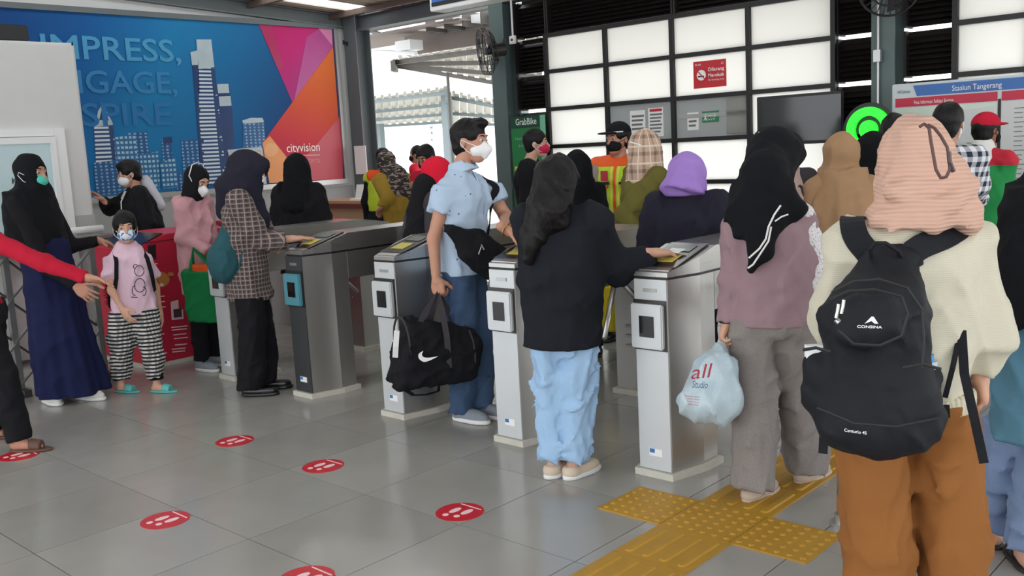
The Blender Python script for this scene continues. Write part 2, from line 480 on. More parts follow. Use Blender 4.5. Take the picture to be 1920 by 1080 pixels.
def glazing(name, xs, grey=()):
    root = struct(empty(name, (0, 0, 0)))
    fr = MB()
    for x in xs: fr.box(x-0.022, x+0.022, YB-0.02, YB+0.06, ZR[-1], ZR[0]+0.02)
    for z in ZR: fr.box(xs[0]-0.02, xs[-1]+0.02, YB-0.022, YB+0.058, z-0.021, z+0.021)
    obj('frame', fr, M_frame, root)
    for i in range(len(xs)-1):
        for j in range(len(ZR)-1):
            if (i, j) in grey:
                obj('pane', MB().box(xs[i]+0.022, xs[i+1]-0.022, YB+0.02, YB+0.03, ZR[j+1]+0.02, ZR[j]-0.02), M_paneg, root)
            else:
                obj('pane', MB().box(xs[i]+0.022, xs[i+1]-0.022, YB+0.02, YB+0.026, ZR[j+1]+0.02, ZR[j]-0.02), M_pane, root)
    return root
win1 = glazing('window_1', [-7.14, -6.31, -5.475, -4.62, -3.78], grey={(1, 2), (2, 2)})
win2 = glazing('window_2', [-2.74, -2.19, -1.64, -0.8, 0.04])
struct(obj('trim_1', MB().box(-5.42+0.55, -4.65, YB-0.004, YB+0.012, 1.56, 1.92), M_pane)); bpy.data.objects['trim_1'].parent = win1

def column(name, x0, x1, y0, y1, z1, m):
    mb = MB(); t = 0.014
    mb.box(x0, x1, y0, y0+t, 0, z1).box(x0, x1, y1-t, y1, 0, z1).box((x0+x1)/2-t, (x0+x1)/2+t, y0+t, y1-t, 0, z1)
    mb.box(x0-0.04, x1+0.04, y0-0.04, y1+0.04, 0, 0.02)
    return struct(obj(name, mb, m))
column('trim_2', -10.56, -10.31, YB-0.13, YB+0.12, 3.38, M_beam)
column('trim_3', -7.86, -7.64, YB-0.14, YB+0.1, 3.3, M_col)
column('trim_4', -3.39, -3.19, YB-0.12, YB+0.1, 3.4, M_col)
bm_ = MB(); bm_.box(-10.6, 6.5, YB-0.07, YB+0.09, 3.365, 3.38).box(-10.6, 6.5, YB, YB+0.012, 3.2, 3.37).box(-10.6, 6.5, YB-0.07, YB+0.09, 3.185, 3.2)
struct(obj('trim_5', bm_, M_beam))

# ---- left wall with rafter
wl = MB().prism([(XL-0.15, 2.6, 0), (XL-0.15, YB+0.04, 0), (XL-0.15, YB+0.04, 3.35), (XL-0.15, 2.6, 3.62)], (0.13, 0, 0))
wall_left = struct(obj('wall_left', wl, M_white))
obj('wainscot', MB().box(XL-0.02, XL-0.005, 2.6, YB-0.13, 0, 1.14), M_greywall, wall_left)
def zroof(y): return 3.40+0.052*(YB-y)
rf = MB()
for dz0, dz1, hw in ((-0.17, -0.155, 0.07), (-0.155, -0.015, 0.008), (-0.015, 0.0, 0.07)):
    rf.prism([(XL-hw, 9.0, zroof(9.0)+dz0), (XL-hw, -6, zroof(-6)+dz0), (XL-hw, -6, zroof(-6)+dz1), (XL-hw, 9.0, zroof(9.0)+dz1)], (2*hw, 0, 0))
struct(obj('trim_6', rf, M_beam))

# ---- roof: corrugated sheet, purlins, translucent strips, open towards the viewer's side
M_sheet = plain('corrugated_roof_sheet', (150, 140, 128), 0.6, vary=0.12)
M_purlin = plain('brown_purlin', (96, 80, 70), 0.6)
sky_x = [(-10.25, -9.85), (-8.3, -7.7), (-5.4, -4.8), (-2.5, -1.9), (0.4, 1.0), (3.3, 3.9)]
rs = MB(); x = -11.2
segs = []
edges = [-11.2]+[v for p in sky_x for v in p]+[6.6]
for i in range(0, len(edges), 2): segs.append((edges[i], edges[i+1]))
for (a, b) in segs:
    n = max(1, int((b-a)/0.19)); dx = (b-a)/n
    for i in range(n):
        xa = a+i*dx
        for (u0, u1, h0, h1) in ((0, 0.55, 0, 0), (0.55, 0.65, 0, 0.035), (0.65, 0.9, 0.035, 0.035), (0.9, 1.0, 0.035, 0)):
            v = [(xa+u0*dx, 9.3, zroof(9.3)+h0), (xa+u1*dx, 9.3, zroof(9.3)+h1), (xa+u1*dx, -6, zroof(-6)+h1), (xa+u0*dx, -6, zroof(-6)+h0)]
            rs.add(v, [(0, 1, 2, 3)])
ceiling = struct(obj('ceiling', rs, M_sheet))
obj('added_shade_eave', MB().prism([(-7.7, 9.3, zroof(9.3)), (-7.7, 10.7, 3.14), (-7.7, 10.7, 3.18), (-7.7, 9.3, zroof(9.3)+0.04)], (14.2, 0, 0)), M_sheet, ceiling)  # unseen overhang, added to keep sky light off the upper panes
M_skyl = make_pane_mat('translucent_roof_panel', (250, 250, 246), 0.95)
for (a, b) in sky_x:
    obj('panel', MB().add([(a, 9.3, zroof(9.3)+0.02), (b, 9.3, zroof(9.3)+0.02), (b, -6, zroof(-6)+0.02), (a, -6, zroof(-6)+0.02)], [(0, 1, 2, 3)]), M_skyl, ceiling)
for k in range(12):
    y = 8.2-1.25*k
    obj('purlin', MB().box(-11.0, 6.5, y-0.03, y+0.03, zroof(y)-0.075, zroof(y)-0.005), M_purlin, ceiling)

# ---- ticket booth on the left, white, with a glazed door
XK = -8.26
booth = MB(); booth.box(-10.4, XK, -0.5, 3.70, 0, 2.60)
wall_booth = struct(obj('wall_booth', booth, M_white, bevel=0.02))
door = struct(empty('door_1', (0, 0, 0)))
M_doorf = plain('white_door_frame', (226, 227, 226), 0.45, vary=0.03)
M_doorg = plain('pale_blue_door_glass', (178, 203, 206), 0.2, vary=0.04)
dy1 = onX(124, 300, XK).y; dy0 = dy1-1.15; zt = onX(60, 242, XK).z
fr = MB(); xx = XK+0.035
for nm_, b_ in (('jamb', (XK, xx, dy1-0.085, dy1, 0, zt)), ('jamb', (XK, xx, dy0, dy0+0.085, 0, zt)), ('lintel', (XK, xx, dy0+0.0855, dy1-0.0855, zt-0.06, zt)),
                ('leaf_stile', (XK, xx+0.012, dy1-0.13, dy1-0.087, 0, zt-0.065)), ('leaf_rail', (XK, xx+0.012, dy0+0.09, dy1-0.1305, zt-0.12, zt-0.066)), ('leaf_rail', (XK, xx+0.01, dy0+0.09, dy1-0.1305, 1.0, 1.06))):
    obj(nm_, MB().box(*b_), M_doorf, door)
obj('pane', MB().box(XK+0.008, XK+0.02, dy0+0.1, dy1-0.1, 1.05, zt-0.1), M_doorg, door)
obj('panel', MB().box(XK+0.008, XK+0.022, dy0+0.1, dy1-0.1, 0.02, 1.02), M_doorf, door)
M_ink = plain('black_ink', (24, 24, 26), 0.6)
p = onX(22, 345, XK+0.022)
text('lettering', 'KA', 0.07, M_ink, door, (XK+0.024, p.y, p.z), (0, 1, 0), (0, 0, 1))
obj('baseboard', MB().box(XK+0.001, XK+0.02, dy1+0.002, 3.695, 0.95, 1.16), M_greywall, wall_booth)
sp = obj('speaker_cabinet', MB().box(XK-0.45, XK-0.02, 2.3, onX(58, 78, XK).y, 2.60, 2.60+0.13), M_black, bevel=0.01)
tag(sp, 'low black cabinet on top of the white ticket booth', 'cabinet')
bench = empty('booth_ledge', (XK+0.03, 3.3, 0)); tag(bench, 'grey metal service ledge with white pipe below the white booth', 'ledge')
obj('ledge_top', MB().box(0, 0.28, -0.55, 0.42, 0.97, 1.0), M_alu, bench)
obj('pipe', MB().tube([(0.14, -0.3, 1.045), (0.14, 0.05, 1.045), (0.14, 0.38, 1.045)], 0.03, 12), M_doorf, bench, smooth=True)
for y_ in (-0.5, 0.37): obj('bracket', MB().box(0.0, 0.24, y_, y_+0.03, 0.0, 0.97), M_alu, bench)

# =================================================================== BILLBOARD on the left wall
XP = XL+0.03
bb = empty('billboard', (XL, 6.0, 0)); tag(bb, 'large blue, magenta and orange billboard with city skyline on the left wall', 'billboard')
bo = Vector((-XL, -6.0, 0))
def Pq(px, py, off=0.0):
    p = onX(px, py, XP+off); return (p.x+bo.x, p.y+bo.y, p.z)
def poly(name, pts, m, off, parent=None):
    a = [Pq(x, y, off) for x, y in pts]
    return obj(name, MB().prism(a, (0.0012, 0, 0)), m, parent or bb)
def grad(name, cols, axis_pts, rough=0.6):
    """printed colour gradient along one direction of the sheet (y,z) given as (y0,z0)->(y1,z1) in local coords"""
    t = NT(name); s = t.sep(t.co()); (y0, z0), (y1, z1) = axis_pts; L2 = (y1-y0)**2+(z1-z0)**2
    f = t.math('ADD', t.math('MULTIPLY', t.math('SUBTRACT', s[1], y0), (y1-y0)/L2), t.math('MULTIPLY', t.math('SUBTRACT', s[2], z0), (z1-z0)/L2))
    cr = t.add('ShaderNodeValToRGB'); e = cr.color_ramp.elements
    e[0].position = 0; e[0].color = rgb(*cols[0]); e[1].position = 1; e[1].color = rgb(*cols[-1])
    for i, c in enumerate(cols[1:-1]): q = e.new((i+1)/(len(cols)-1)); q.color = rgb(*c)
    t.link(f, cr.inputs[0]); t.col(cr.outputs[0]); t.rough(rough); t.b.inputs['Specular IOR Level'].default_value = 0.2; MATS[name] = t.m; return t.m
M_blue = grad('poster_blue', [(14, 62, 120), (18, 84, 146), (26, 116, 166), (26, 100, 150), (20, 66, 118)], ((-2.0, 3.2), (1.2, 1.7)))
obj('printed_sheet', MB().box(0.012, 0.03, 3.0-6, 8.20-6, 1.235, 3.215), M_blue, bb)
fr = MB(); fr.box(0, 0.06, 3.0-6, 8.26-6, 3.215, 3.275)
obj('top_frame', fr, M_beam, bb)
obj('side_frame', MB().box(0, 0.06, 8.20-6, 8.26-6, 1.236, 3.214), M_alu, bb)
obj('bottom_frame', MB().box(0, 0.06, 3.0-6, 8.26-6, 1.17, 1.234), M_alu, bb)
M_mag = grad('poster_magenta', [(176, 28, 92), (186, 42, 112), (160, 60, 130)], ((1.0, 3.2), (1.75, 2.3)))
M_mag2 = plain('poster_dark_magenta', (166, 26, 84), 0.35); M_mag3 = plain('poster_violet', (172, 62, 132), 0.35); M_mag4 = plain('poster_light_pink', (205, 120, 160), 0.35)
M_or = grad('poster_orange', [(216, 108, 52), (208, 88, 54), (198, 62, 70), (178, 40, 72)], ((2.1, 2.7), (1.7, 1.25)))
M_or2 = plain('poster_amber', (222, 140, 72), 0.35); M_or3 = plain('poster_red', (186, 50, 66), 0.35)
poly('printed_triangle', [(484, 43), (622, 53), (624.5, 88), (548, 192)], M_mag, 0.002)
poly('printed_triangle', [(484, 43), (508, 45), (532, 128), (520, 128)], M_mag2, 0.004)
poly('printed_triangle', [(575, 70), (600, 53), (624, 88), (552, 186)], M_mag3, 0.004)
poly('printed_triangle', [(596, 52), (622, 53), (623.5, 86)], M_mag4, 0.006)
poly('printed_triangle', [(548, 192), (624.5, 88), (643, 336), (505, 343), (492, 268)], M_or, 0.003)
poly('printed_triangle', [(535, 340), (640, 215), (643, 336)], M_or3, 0.005)
poly('printed_triangle', [(492, 268), (506, 255), (540, 298), (530, 342), (505, 343)], M_or2, 0.005)
cc = [(508+13*math.cos(t*math.pi/10), 281+13*math.sin(t*math.pi/10)) for t in range(20)]
poly('printed_disc', cc, plain('poster_pale_orange', (226, 160, 104), 0.35), 0.007)
def tower_mat(name, dark, light, fy, fz, thr=0.5):
    t = NT(name); s = t.sep(t.co())
    bz = t.math('FRACT', t.math('MULTIPLY', s[2], fz)); by = t.math('FRACT', t.math('MULTIPLY', s[1], fy))
    nz = t.noise(9.0, 3, t.co((1, 1, 2.5)))
    m_ = t.math('MULTIPLY', t.math('GREATER_THAN', bz, 0.5), t.math('GREATER_THAN', t.math('ADD', by, nz), 0.5+thr))
    t.col(t.mix(m_, rgb(*dark), rgb(*light))); t.rough(0.35); MATS[name] = t.m; return t.m
M_t1 = tower_mat('print_tower_windows', (24, 58, 104), (196, 208, 216), 3.0, 22.0, 0.25)
M_t2 = tower_mat('print_tower_blue', (26, 78, 132), (116, 168, 196), 16.0, 26.0, 0.6)
M_t3 = tower_mat('print_tower_teal', (40, 98, 148), (150, 192, 204), 20.0, 18.0, 0.4)
M_t4 = plain('print_tower_pale', (170, 184, 190), 0.35, vary=0.15)
M_t5 = plain('print_navy', (22, 50, 100), 0.35, vary=0.25)
M_t6 = tower_mat('print_cream_block', (198, 176, 158), (120, 108, 100), 12.0, 16.0, 0.6)
TW = [  # polygons, back to front
    (M_t2, [(455, 228), (494, 222), (498, 268), (500, 345), (458, 345)], 0.002), (M_t4, [(454, 226), (470, 221), (492, 221), (495, 229), (456, 232)], 0.003),
    (M_t5, [(408, 165), (430, 162), (436, 215), (443, 345), (412, 345)], 0.002), (M_t4, [(407, 158), (428, 157), (430, 174), (409, 175)], 0.003), (M_t4, [(410, 181), (432, 180), (434, 198), (412, 199)], 0.003),
    (M_t2, [(340, 262), (372, 262), (376, 360), (344, 360)], 0.003), (M_t2, [(303, 262), (321, 258), (327, 350), (309, 350)], 0.003),
    (M_t5, [(306, 258), (322, 256), (323, 268), (308, 270)], 0.005),
    (M_t1, [(371, 125), (402, 122), (412, 220), (426, 345), (384, 348), (374, 230)], 0.005), (M_t5, [(360, 118), (372, 110), (376, 235), (384, 345), (378, 345), (368, 200)], 0.005),
    (M_t4, [(368, 74), (396, 74), (402, 126), (372, 130), (370, 100)], 0.006), (M_t4, [(357, 98), (371, 94), (372, 122), (360, 122)], 0.006),
    (M_t2, [(240, 250), (276, 246), (280, 300), (244, 310)], 0.003), (M_t3, [(214, 258), (254, 252), (262, 345), (220, 350)], 0.005),
    (M_t1, [(176, 235), (212, 230), (217, 300), (180, 305)], 0.005), (M_t4, [(180, 228), (184, 208), (189, 200), (190, 192), (192, 200), (198, 205), (210, 228), (212, 234), (178, 238)], 0.006),
    (M_t5, [(186, 225), (190, 208), (198, 210), (204, 226)], 0.007),
    (M_t2, [(176, 305), (228, 300), (240, 362), (180, 366)], 0.007), (M_t3, [(262, 290), (296, 284), (300, 355), (268, 358)], 0.006), (M_t3, [(300, 305), (330, 295), (334, 352), (304, 354)], 0.007), (M_t2, [(330, 325), (376, 322), (378, 356), (332, 358)], 0.007),
    (M_t6, [(428, 285), (492, 278), (500, 345), (434, 350)], 0.006), (M_t4, [(426, 281), (490, 275), (492, 282), (428, 288)], 0.008),
]
for m, pts, off in TW: poly('printed_tower', pts, m, off)
def fit_text(name, s, m, parent, o, X, Y, wdt, hgt, depth=0.0, base=None, bold=0.0, shear=0.0):
    me = text_mesh(s, 1.0, depth, bold=bold, shear=shear)
    xs = [v.co.x for v in me.vertices]; ys = [v.co.y for v in me.vertices]
    y0 = 0.0 if base is None else base
    y1 = max(ys)
    X = Vector(X).normalized(); Y = Vector(Y).normalized(); o = Vector(o)
    for v in me.vertices:
        c = v.co.copy(); Zn = X.cross(Y)
        v.co = o+X*((c.x-min(xs))/(max(xs)-min(xs))*wdt)+Y*((c.y-y0)/(y1-y0)*hgt)+Zn*c.z
    ob = bpy.data.objects.new(name, me); COL.objects.link(ob); me.materials.append(m)
    if parent is not None: ob.parent = parent
    return ob
def wall_text(s, x0, yb, x1, h_px, m, off=0.009, bold=0.0, base=None):
    a = Vector(Pq(x0, yb, off)); b = Vector(Pq(x1, yb, off)); c = Vector(Pq((x0+x1)/2, yb-h_px, off)); d = Vector(Pq((x0+x1)/2, yb, off))
    return fit_text('lettering', s, m, bb, (a.x, a.y, d.z), (0, 1, 0), (0, 0, 1), b.y-a.y, c.z-d.z, bold=bold, base=base)
M_l1 = plain('poster_lettering', (74, 146, 186), 0.6, spec=.2); M_l2 = plain('poster_lettering_dim', (56, 124, 174), 0.6, spec=.2); M_l3 = plain('poster_lettering_faint', (46, 112, 166), 0.6, spec=.2)
wall_text('IMPRESS,', 80, 112, 340, 43, M_l1, bold=0.012)
wall_text('ENGAGE,', 78, 174, 333, 42, M_l2, bold=0.012)
wall_text('INSPIRE', 76, 236, 322, 43, M_l3, bold=0.012)
M_pw = plain('poster_white_print', (236, 214, 208), 0.4)
wall_text('cityvision', 538, 284, 600, 15, M_pw, bold=0.006)
wall_text('experts.', 571, 305, 602, 8, plain('poster_pale_print', (214, 130, 120), 0.4))
obj('printed_rule', MB().prism([Pq(565, 290.5, .008), Pq(600, 290, .008), Pq(600, 291, .008), Pq(565, 291.5, .008)], (0.001, 0, 0)), M_pw, bb)

# =================================================================== GATES
M_ss = steel('brushed_steel', (190, 188, 184), 0.33)
M_ss2 = steel('brushed_steel_horizontal', (186, 184, 180), 0.30, axis=1)
M_ssd = plain('dark_bronze_steel', (70, 66, 64), 0.3, metal=0.7)
M_gtop = plain('dark_reader_glass', (40, 34, 36), 0.15, vary=0.15)
M_lab = plain('yellow_reader_label', (196, 180, 84), 0.5); M_lcd = plain('green_grey_lcd', (56, 66, 58), 0.2)
M_face = plain('silver_painted_front', (204, 207, 208), 0.38, metal=0.3, vary=0.03)
M_disp = plain('black_display_glass', (18, 20, 20), 0.12)
M_cream = plain('cream_base_plinth', (196, 192, 180), 0.75, vary=0.15, scale=20)
M_bluesticker = plain('blue_sticker', (52, 118, 178), 0.5)
GX = [-6.02, -5.10, -4.205, -3.275, -2.36]
GY = 3.575
def make_gate():
    g = empty('ticket_gate', (0, 0, 0))
    w_ = 0.18; e = 0.045
    # plan of a post: narrow front face, chamfers, then the full width
    front = [(-w_, 0), (0, 0), (e, 0.2), (e, 0.32), (-w_-e, 0.32), (-w_-e, 0.2)]
    back = [(-w_-e, 1.14), (e, 1.14), (e, 1.36), (0, 1.52), (-w_, 1.52), (-w_-e, 1.36)]
    obj('post', MB().prism([(x, y, 0.03) for x, y in front], (0, 0, 0.895)), M_ss, g)
    obj('post', MB().prism([(x, y, 0.03) for x, y in back], (0, 0, 0.895)), M_ss, g)
    obj('front_face', MB().box(-w_+0.004, -0.004, -0.006, 0.0, 0.035, 0.925), M_face, g)
    for pl, nm in ((front, 'plinth'), (back, 'plinth')):
        cx = sum(p[0] for p in pl)/6; cy = sum(p[1] for p in pl)/6
        obj(nm, MB().prism([(cx+(x-cx)*1.16, cy+(y-cy)*1.13, 0.0) for x, y in pl], (0, 0, 0.032)), M_cream, g)
    obj('cabinet', MB().box(-w_-e, e, 0.32, 1.14, 0.745, 0.925), M_ss2, g, bevel=0.004)
    # upper hood, sloping up from the front edge; a dark shadow gap below it
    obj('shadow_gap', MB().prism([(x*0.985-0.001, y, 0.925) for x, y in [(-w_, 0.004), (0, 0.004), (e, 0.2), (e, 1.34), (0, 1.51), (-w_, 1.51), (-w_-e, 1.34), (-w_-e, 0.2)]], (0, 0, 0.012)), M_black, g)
    pl = [(-w_, 0), (0, 0), (e, 0.2), (e, 1.36), (0, 1.52), (-w_, 1.52), (-w_-e, 1.36), (-w_-e, 0.2)]
    def zt(y): return 0.957+(1.047-0.957)*min(1, max(0, y/0.34)) if y < 0.9 else 1.047-0.05*max(0, (y-1.2)/0.32)
    mb = MB(); ring = [(-w_, 0), (0, 0), (e, 0.2), (e, 0.34), (e, 1.2), (e, 1.36), (0, 1.52), (-w_, 1.52), (-w_-e, 1.36), (-w_-e, 1.2), (-w_-e, 0.34), (-w_-e, 0.2)]
    n = len(ring); vs = [(x, y, 0.937) for x, y in ring]+[(x, y, zt(y)) for x, y in ring]
    fs = [tuple(range(n))[::-1]]+[(i, (i+1) % n, n+(i+1) % n, n+i) for i in range(n)]
    t = lambda *a: tuple(n+i for i in a)
    fs += [t(0, 1, 2, 11), t(11, 2, 3, 10), t(10, 3, 4, 9), t(9, 4, 5, 8), t(8, 5, 6, 7)]
    mb.add(vs, fs); obj('hood', mb, M_ss2, g)
    sl = (1.047-0.957)/0.34
    def top(x0, x1, y0, y1, dz): return [(x0, y0, zt(y0)+dz), (x1, y0, zt(y0)+dz), (x1, y1, zt(y1)+dz), (x0, y1, zt(y1)+dz)]
    rd = obj('reader_panel', MB().prism(top(-w_-0.01, 0.012, 0.05, 0.335, 0.002), (0, 0, 0.006)), M_gtop, g)
    obj('reader_bezel', MB().prism(top(-w_+0.005, -0.003, 0.016, 0.05, 0.001), (0, 0, 0.004)), M_ss, g)
    obj('reader_label', MB().prism(top(-0.145, -0.035, 0.10, 0.19, 0.0095), (0, 0, 0.0015)), M_lab, rd)
    obj('screen', MB().prism(top(-0.155, -0.025, 0.225, 0.30, 0.0095), (0, 0, 0.0015)), M_lcd, rd)
    # front details
    dp = obj('display_box', MB().box(-w_-0.002, -0.012, -0.036, -0.006, 0.61, 0.815), M_face, g, bevel=0.006)
    obj('display_surround', MB().box(-w_+0.002, -0.004, -0.014, -0.006, 0.60, 0.832), M_ssd, g)
    obj('display_glass', MB().box(-0.133, -0.055, -0.039, -0.036, 0.665, 0.762), M_disp, dp)
    obj('slot', MB().box(-0.125, -0.055, -0.012, -0.006, 0.868, 0.884), M_alu, g)
    st = obj('maker_sticker', MB().box(-0.12, -0.05, -0.0085, -0.006, 0.10, 0.135), M_paper, g)
    obj('sticker_mark', MB().box(-0.117, -0.09, -0.0095, -0.0085, 0.115, 0.134), M_bluesticker, st)
    # vents on the face of the rear post that looks to the front
    for k in range(3): obj('vent', MB().box(-0.15, -0.06, 1.132, 1.14, 0.30+0.06*k, 0.318+0.06*k), M_alu, g, bevel=0.004)
    # turnstile arms on the right-hand side
    tb = obj('turnstile_hub', MB().cyl((e, 0.73, 0.83), (e+0.06, 0.73, 0.80), 0.055, 16), M_ss, g, smooth=False)
    for d in ((0.42, 0.0, 0.02), (0.10, -0.26, -0.30), (0.10, 0.26, -0.30)):
        obj('turnstile_arm', MB().cyl((e+0.05, 0.73, 0.805), (e+0.05+d[0], 0.73+d[1], 0.805+d[2]), 0.016, 10), M_ss, tb, smooth=True)
    return g
gate0 = make_gate()
glab = ['steel ticket gate furthest left, behind the legs of the person in plaid',
        'steel ticket gate with teal-framed front display under the hand of the plaid-shirted person',
        'steel ticket gate directly behind the black duffel bag',
        'steel ticket gate between the person in blue and the black-jacketed person',
        'steel ticket gate nearest the yellow tactile paving, beside the plastic bag']
gates = []
for i, x in enumerate(GX):
    g = gate0 if i == 0 else copy_tree(gate0)
    g.location = (x, GY, 0); tag(g, glab[i], 'ticket gate', 'row of steel ticket gates'); gates.append(g)
# gate with the teal display and dark front
M_teal = plain('teal_display_frame', (78, 138, 152), 0.4); M_dface = plain('dark_grey_gate_front', (64, 66, 68), 0.4, metal=0.3)
for ch in gates[1].children:
    b = ch.name.split('.')[0]
    if b in ('display_box', 'front_face'):
        ch.data = ch.data.copy(); ch.data.materials[0] = M_teal if b == 'display_box' else M_dface

# red-wrapped fare cabinet at the left end of the row
M_red = plain('red_vinyl_wrap', (186, 34, 60), 0.4, vary=0.05)
M_rtxt = plain('pale_print_on_red', (236, 200, 204), 0.5)
rk = empty('fare_cabinet', (-7.30, 3.42, 0)); tag(rk, 'red fare cabinet with a bear picture and white text behind the small child', 'cabinet')
rx0, rx1, ry0, ry1 = -0.42, 0.30, 0.0, 0.86
obj('body', MB().prism([(rx0, ry0, 0.03), (rx0, ry1, 0.03), (rx0, ry1, 1.02), (rx0, ry0+0.25, 1.02), (rx0, ry0, 0.93)], (rx1-rx0, 0, 0)), M_red, rk, bevel=0.008)
obj('plinth', MB().box(rx0-0.015, rx1+0.015, ry0-0.015, ry1+0.015, 0, 0.03), M_cream, rk)
obj('top_panel', MB().prism([(rx0+0.03, ry0+0.02, 0.94), (rx1-0.03, ry0+0.02, 0.94), (rx1-0.03, ry0+0.24, 1.022), (rx0+0.03, ry0+0.24, 1.022)], (0, 0, 0.006)), M_gtop, rk)
def rp(px, py, off=0.0):   # photo point on its right-hand face
    p = onX(px, py, -7.0+off); return Vector((p.x+7.30, p.y-3.42, p.z))
def rquad(name, pts, m, off=0.003): return obj(name, MB().prism([rp(x, y, off) for x, y in pts], (0.002, 0, 0)), m, rk)
rquad('slot', [(279, 463), (290, 461), (291, 483), (280, 485)], M_black)
rquad('slot_frame', [(277, 460), (292, 458), (293, 486), (278, 488)], M_ssd, 0.0015)
rquad('seam', [(272, 455), (330, 447), (330, 449), (272, 457)], plain('dark_red_seam', (110, 20, 34), 0.5))
for k, (x, y, l) in enumerate(((279, 495, 16), (279, 501, 14), (300, 555, 8), (301, 565, 8), (302, 575, 8), (321, 613, 30), (322, 618, 28), (325, 627, 24), (326, 634, 26), (328, 646, 22), (322, 654, 26), (323, 659, 24), (292, 612, 12), (294, 619, 10), (296, 626, 12), (299, 662, 14))):
    rquad('printed_line', [(x, y), (x+l, y-l*0.1), (x+l, y+2-l*0.1), (x, y+2)], M_rtxt)
rquad('printed_phone', [(320, 566), (334, 562), (335, 580), (343, 580), (344, 598), (322, 600)], M_rtxt)
rquad('printed_screen', [(325, 580), (340, 578), (341, 594), (326, 596)], plain('print_dark', (72, 52, 60), 0.5), 0.005)
M_bear = plain('print_tan_bear', (186, 128, 62), 0.5); M_bear2 = plain('print_brown_bear', (140, 80, 34), 0.5)
def rblob(name, cx, cy, rx_, ry_, m, off): return rquad(name, [(cx+rx_*math.cos(t*math.pi/8), cy+ry_*math.sin(t*math.pi/8)) for t in range(16)], m, off)
rblob('printed_bear_body', 289, 575, 12, 26, M_bear2, 0.003); rblob('printed_bear_head', 299, 524, 19, 15, M_bear, 0.004)
rblob('printed_bear_ear', 320, 514, 6, 4, M_bear, 0.005); rblob('printed_bear_face', 290, 535, 9, 12, M_bear2, 0.006); rblob('printed_bear_muzzle', 303, 534, 4, 3, M_rtxt, 0.007)
wb = obj('notice_board', MB().box(-0.10, 0.10, -0.012, 0.012, 0, 0.235), M_paper, loc=(-7.22, 4.10, 1.022), bevel=0.004)
wb.rotation_euler = (0, 0, math.radians(40)); tag(wb, 'small blank white board standing on the red cabinet', 'board')

# folding barrier of steel lattice behind the person in navy
M_lat = plain('dull_lattice_steel', (150, 150, 148), 0.4, metal=0.7); M_latd = plain('dark_lattice_bar', (70, 70, 70), 0.5, metal=0.4)
fb = empty('folding_barrier', (-7.05, 1.6, 0)); tag(fb, 'steel lattice folding barrier behind the person in the long navy dress', 'barrier')
for k in range(6):
    y = 0.30*k
    obj('upright', MB().box(-0.02, 0.02, y-0.02, y+0.02, 0.05, 0.98), M_lat, fb)
for k in range(5):
    y = 0.30*k
    for z in (0.08, 0.38, 0.68):
        obj('lattice_bar', MB().bar((0.012, y, z), (0.012, y+0.30, z+0.29), 0.012, 0.035, (1, 0, 0)), M_lat, fb)
        obj('lattice_bar', MB().bar((-0.012, y, z+0.29), (-0.012, y+0.30, z), 0.012, 0.035, (1, 0, 0)), M_latd, fb)
obj('top_rail', MB().box(-0.025, 0.025, -0.02, 1.52, 0.97, 1.0), M_lat, fb)
for k in (0, 3, 5): obj('foot', MB().box(-0.12, 0.12, 0.30*k-0.025, 0.30*k+0.025, 0, 0.05), M_latd, fb)

# stanchion tube right of the tactile path
p = onG(1580, 985)
sn = empty('stanchion', (p.x, p.y, 0)); tag(sn, 'thin silver stanchion tube on the floor beside the brown trousers', 'stanchion')
obj('tube', MB().cyl((0, 0, 0.02), (0, 0, 0.92), 0.022, 16), M_alu, sn, smooth=True)
obj('flange', MB().cyl((0, 0, 0), (0, 0, 0.018), 0.05, 20).cyl((0, 0, 0.018), (0, 0, 0.05), 0.032, 20), M_alu, sn)
obj('cap', MB().cyl((0, 0, 0.92), (0, 0, 0.945), 0.028, 16), M_alu, sn)

# =================================================================== FLOOR: tactile paving and standing marks
M_tac = plain('ochre_tactile_tile', (176, 132, 34), 0.5, vary=0.12, scale=9)
tp = empty('tactile_paving', (0, 0, 0)); tag(tp, 'ochre yellow tactile paving cross on the floor, dots and long bars', 'tactile paving')
def dot_tile(cx, cy, s=0.312):
    b = obj('warning_tile', MB().box(cx-s/2, cx+s/2, cy-s/2, cy+s/2, 0.0, 0.006), M_tac, tp)
    dm = MB(); n = 12
    rr = [(0.0125, 0.006), (0.0105, 0.0095), (0.006, 0.0115)]
    vs = [(r*math.cos(2*math.pi*k/n), r*math.sin(2*math.pi*k/n), z) for r, z in rr for k in range(n)]+[(0, 0, 0.012)]
    fs = [(i*n+k, i*n+(k+1) % n, (i+1)*n+(k+1) % n, (i+1)*n+k) for i in range(2) for k in range(n)]+[(2*n+k, 2*n+(k+1) % n, 3*n) for k in range(n)]
    dm.add(vs, fs); me = dm.mesh('dome')
    for i in range(6):
        for j in range(6):
            obj('dome', me, M_tac, b, smooth=True, loc=(cx-s/2+s*(i+0.5)/6, cy-s/2+s*(j+0.5)/6, 0))
for k in range(3): dot_tile(-2.432+0.1565+0.3155*k, 3.257)
bar_me = None
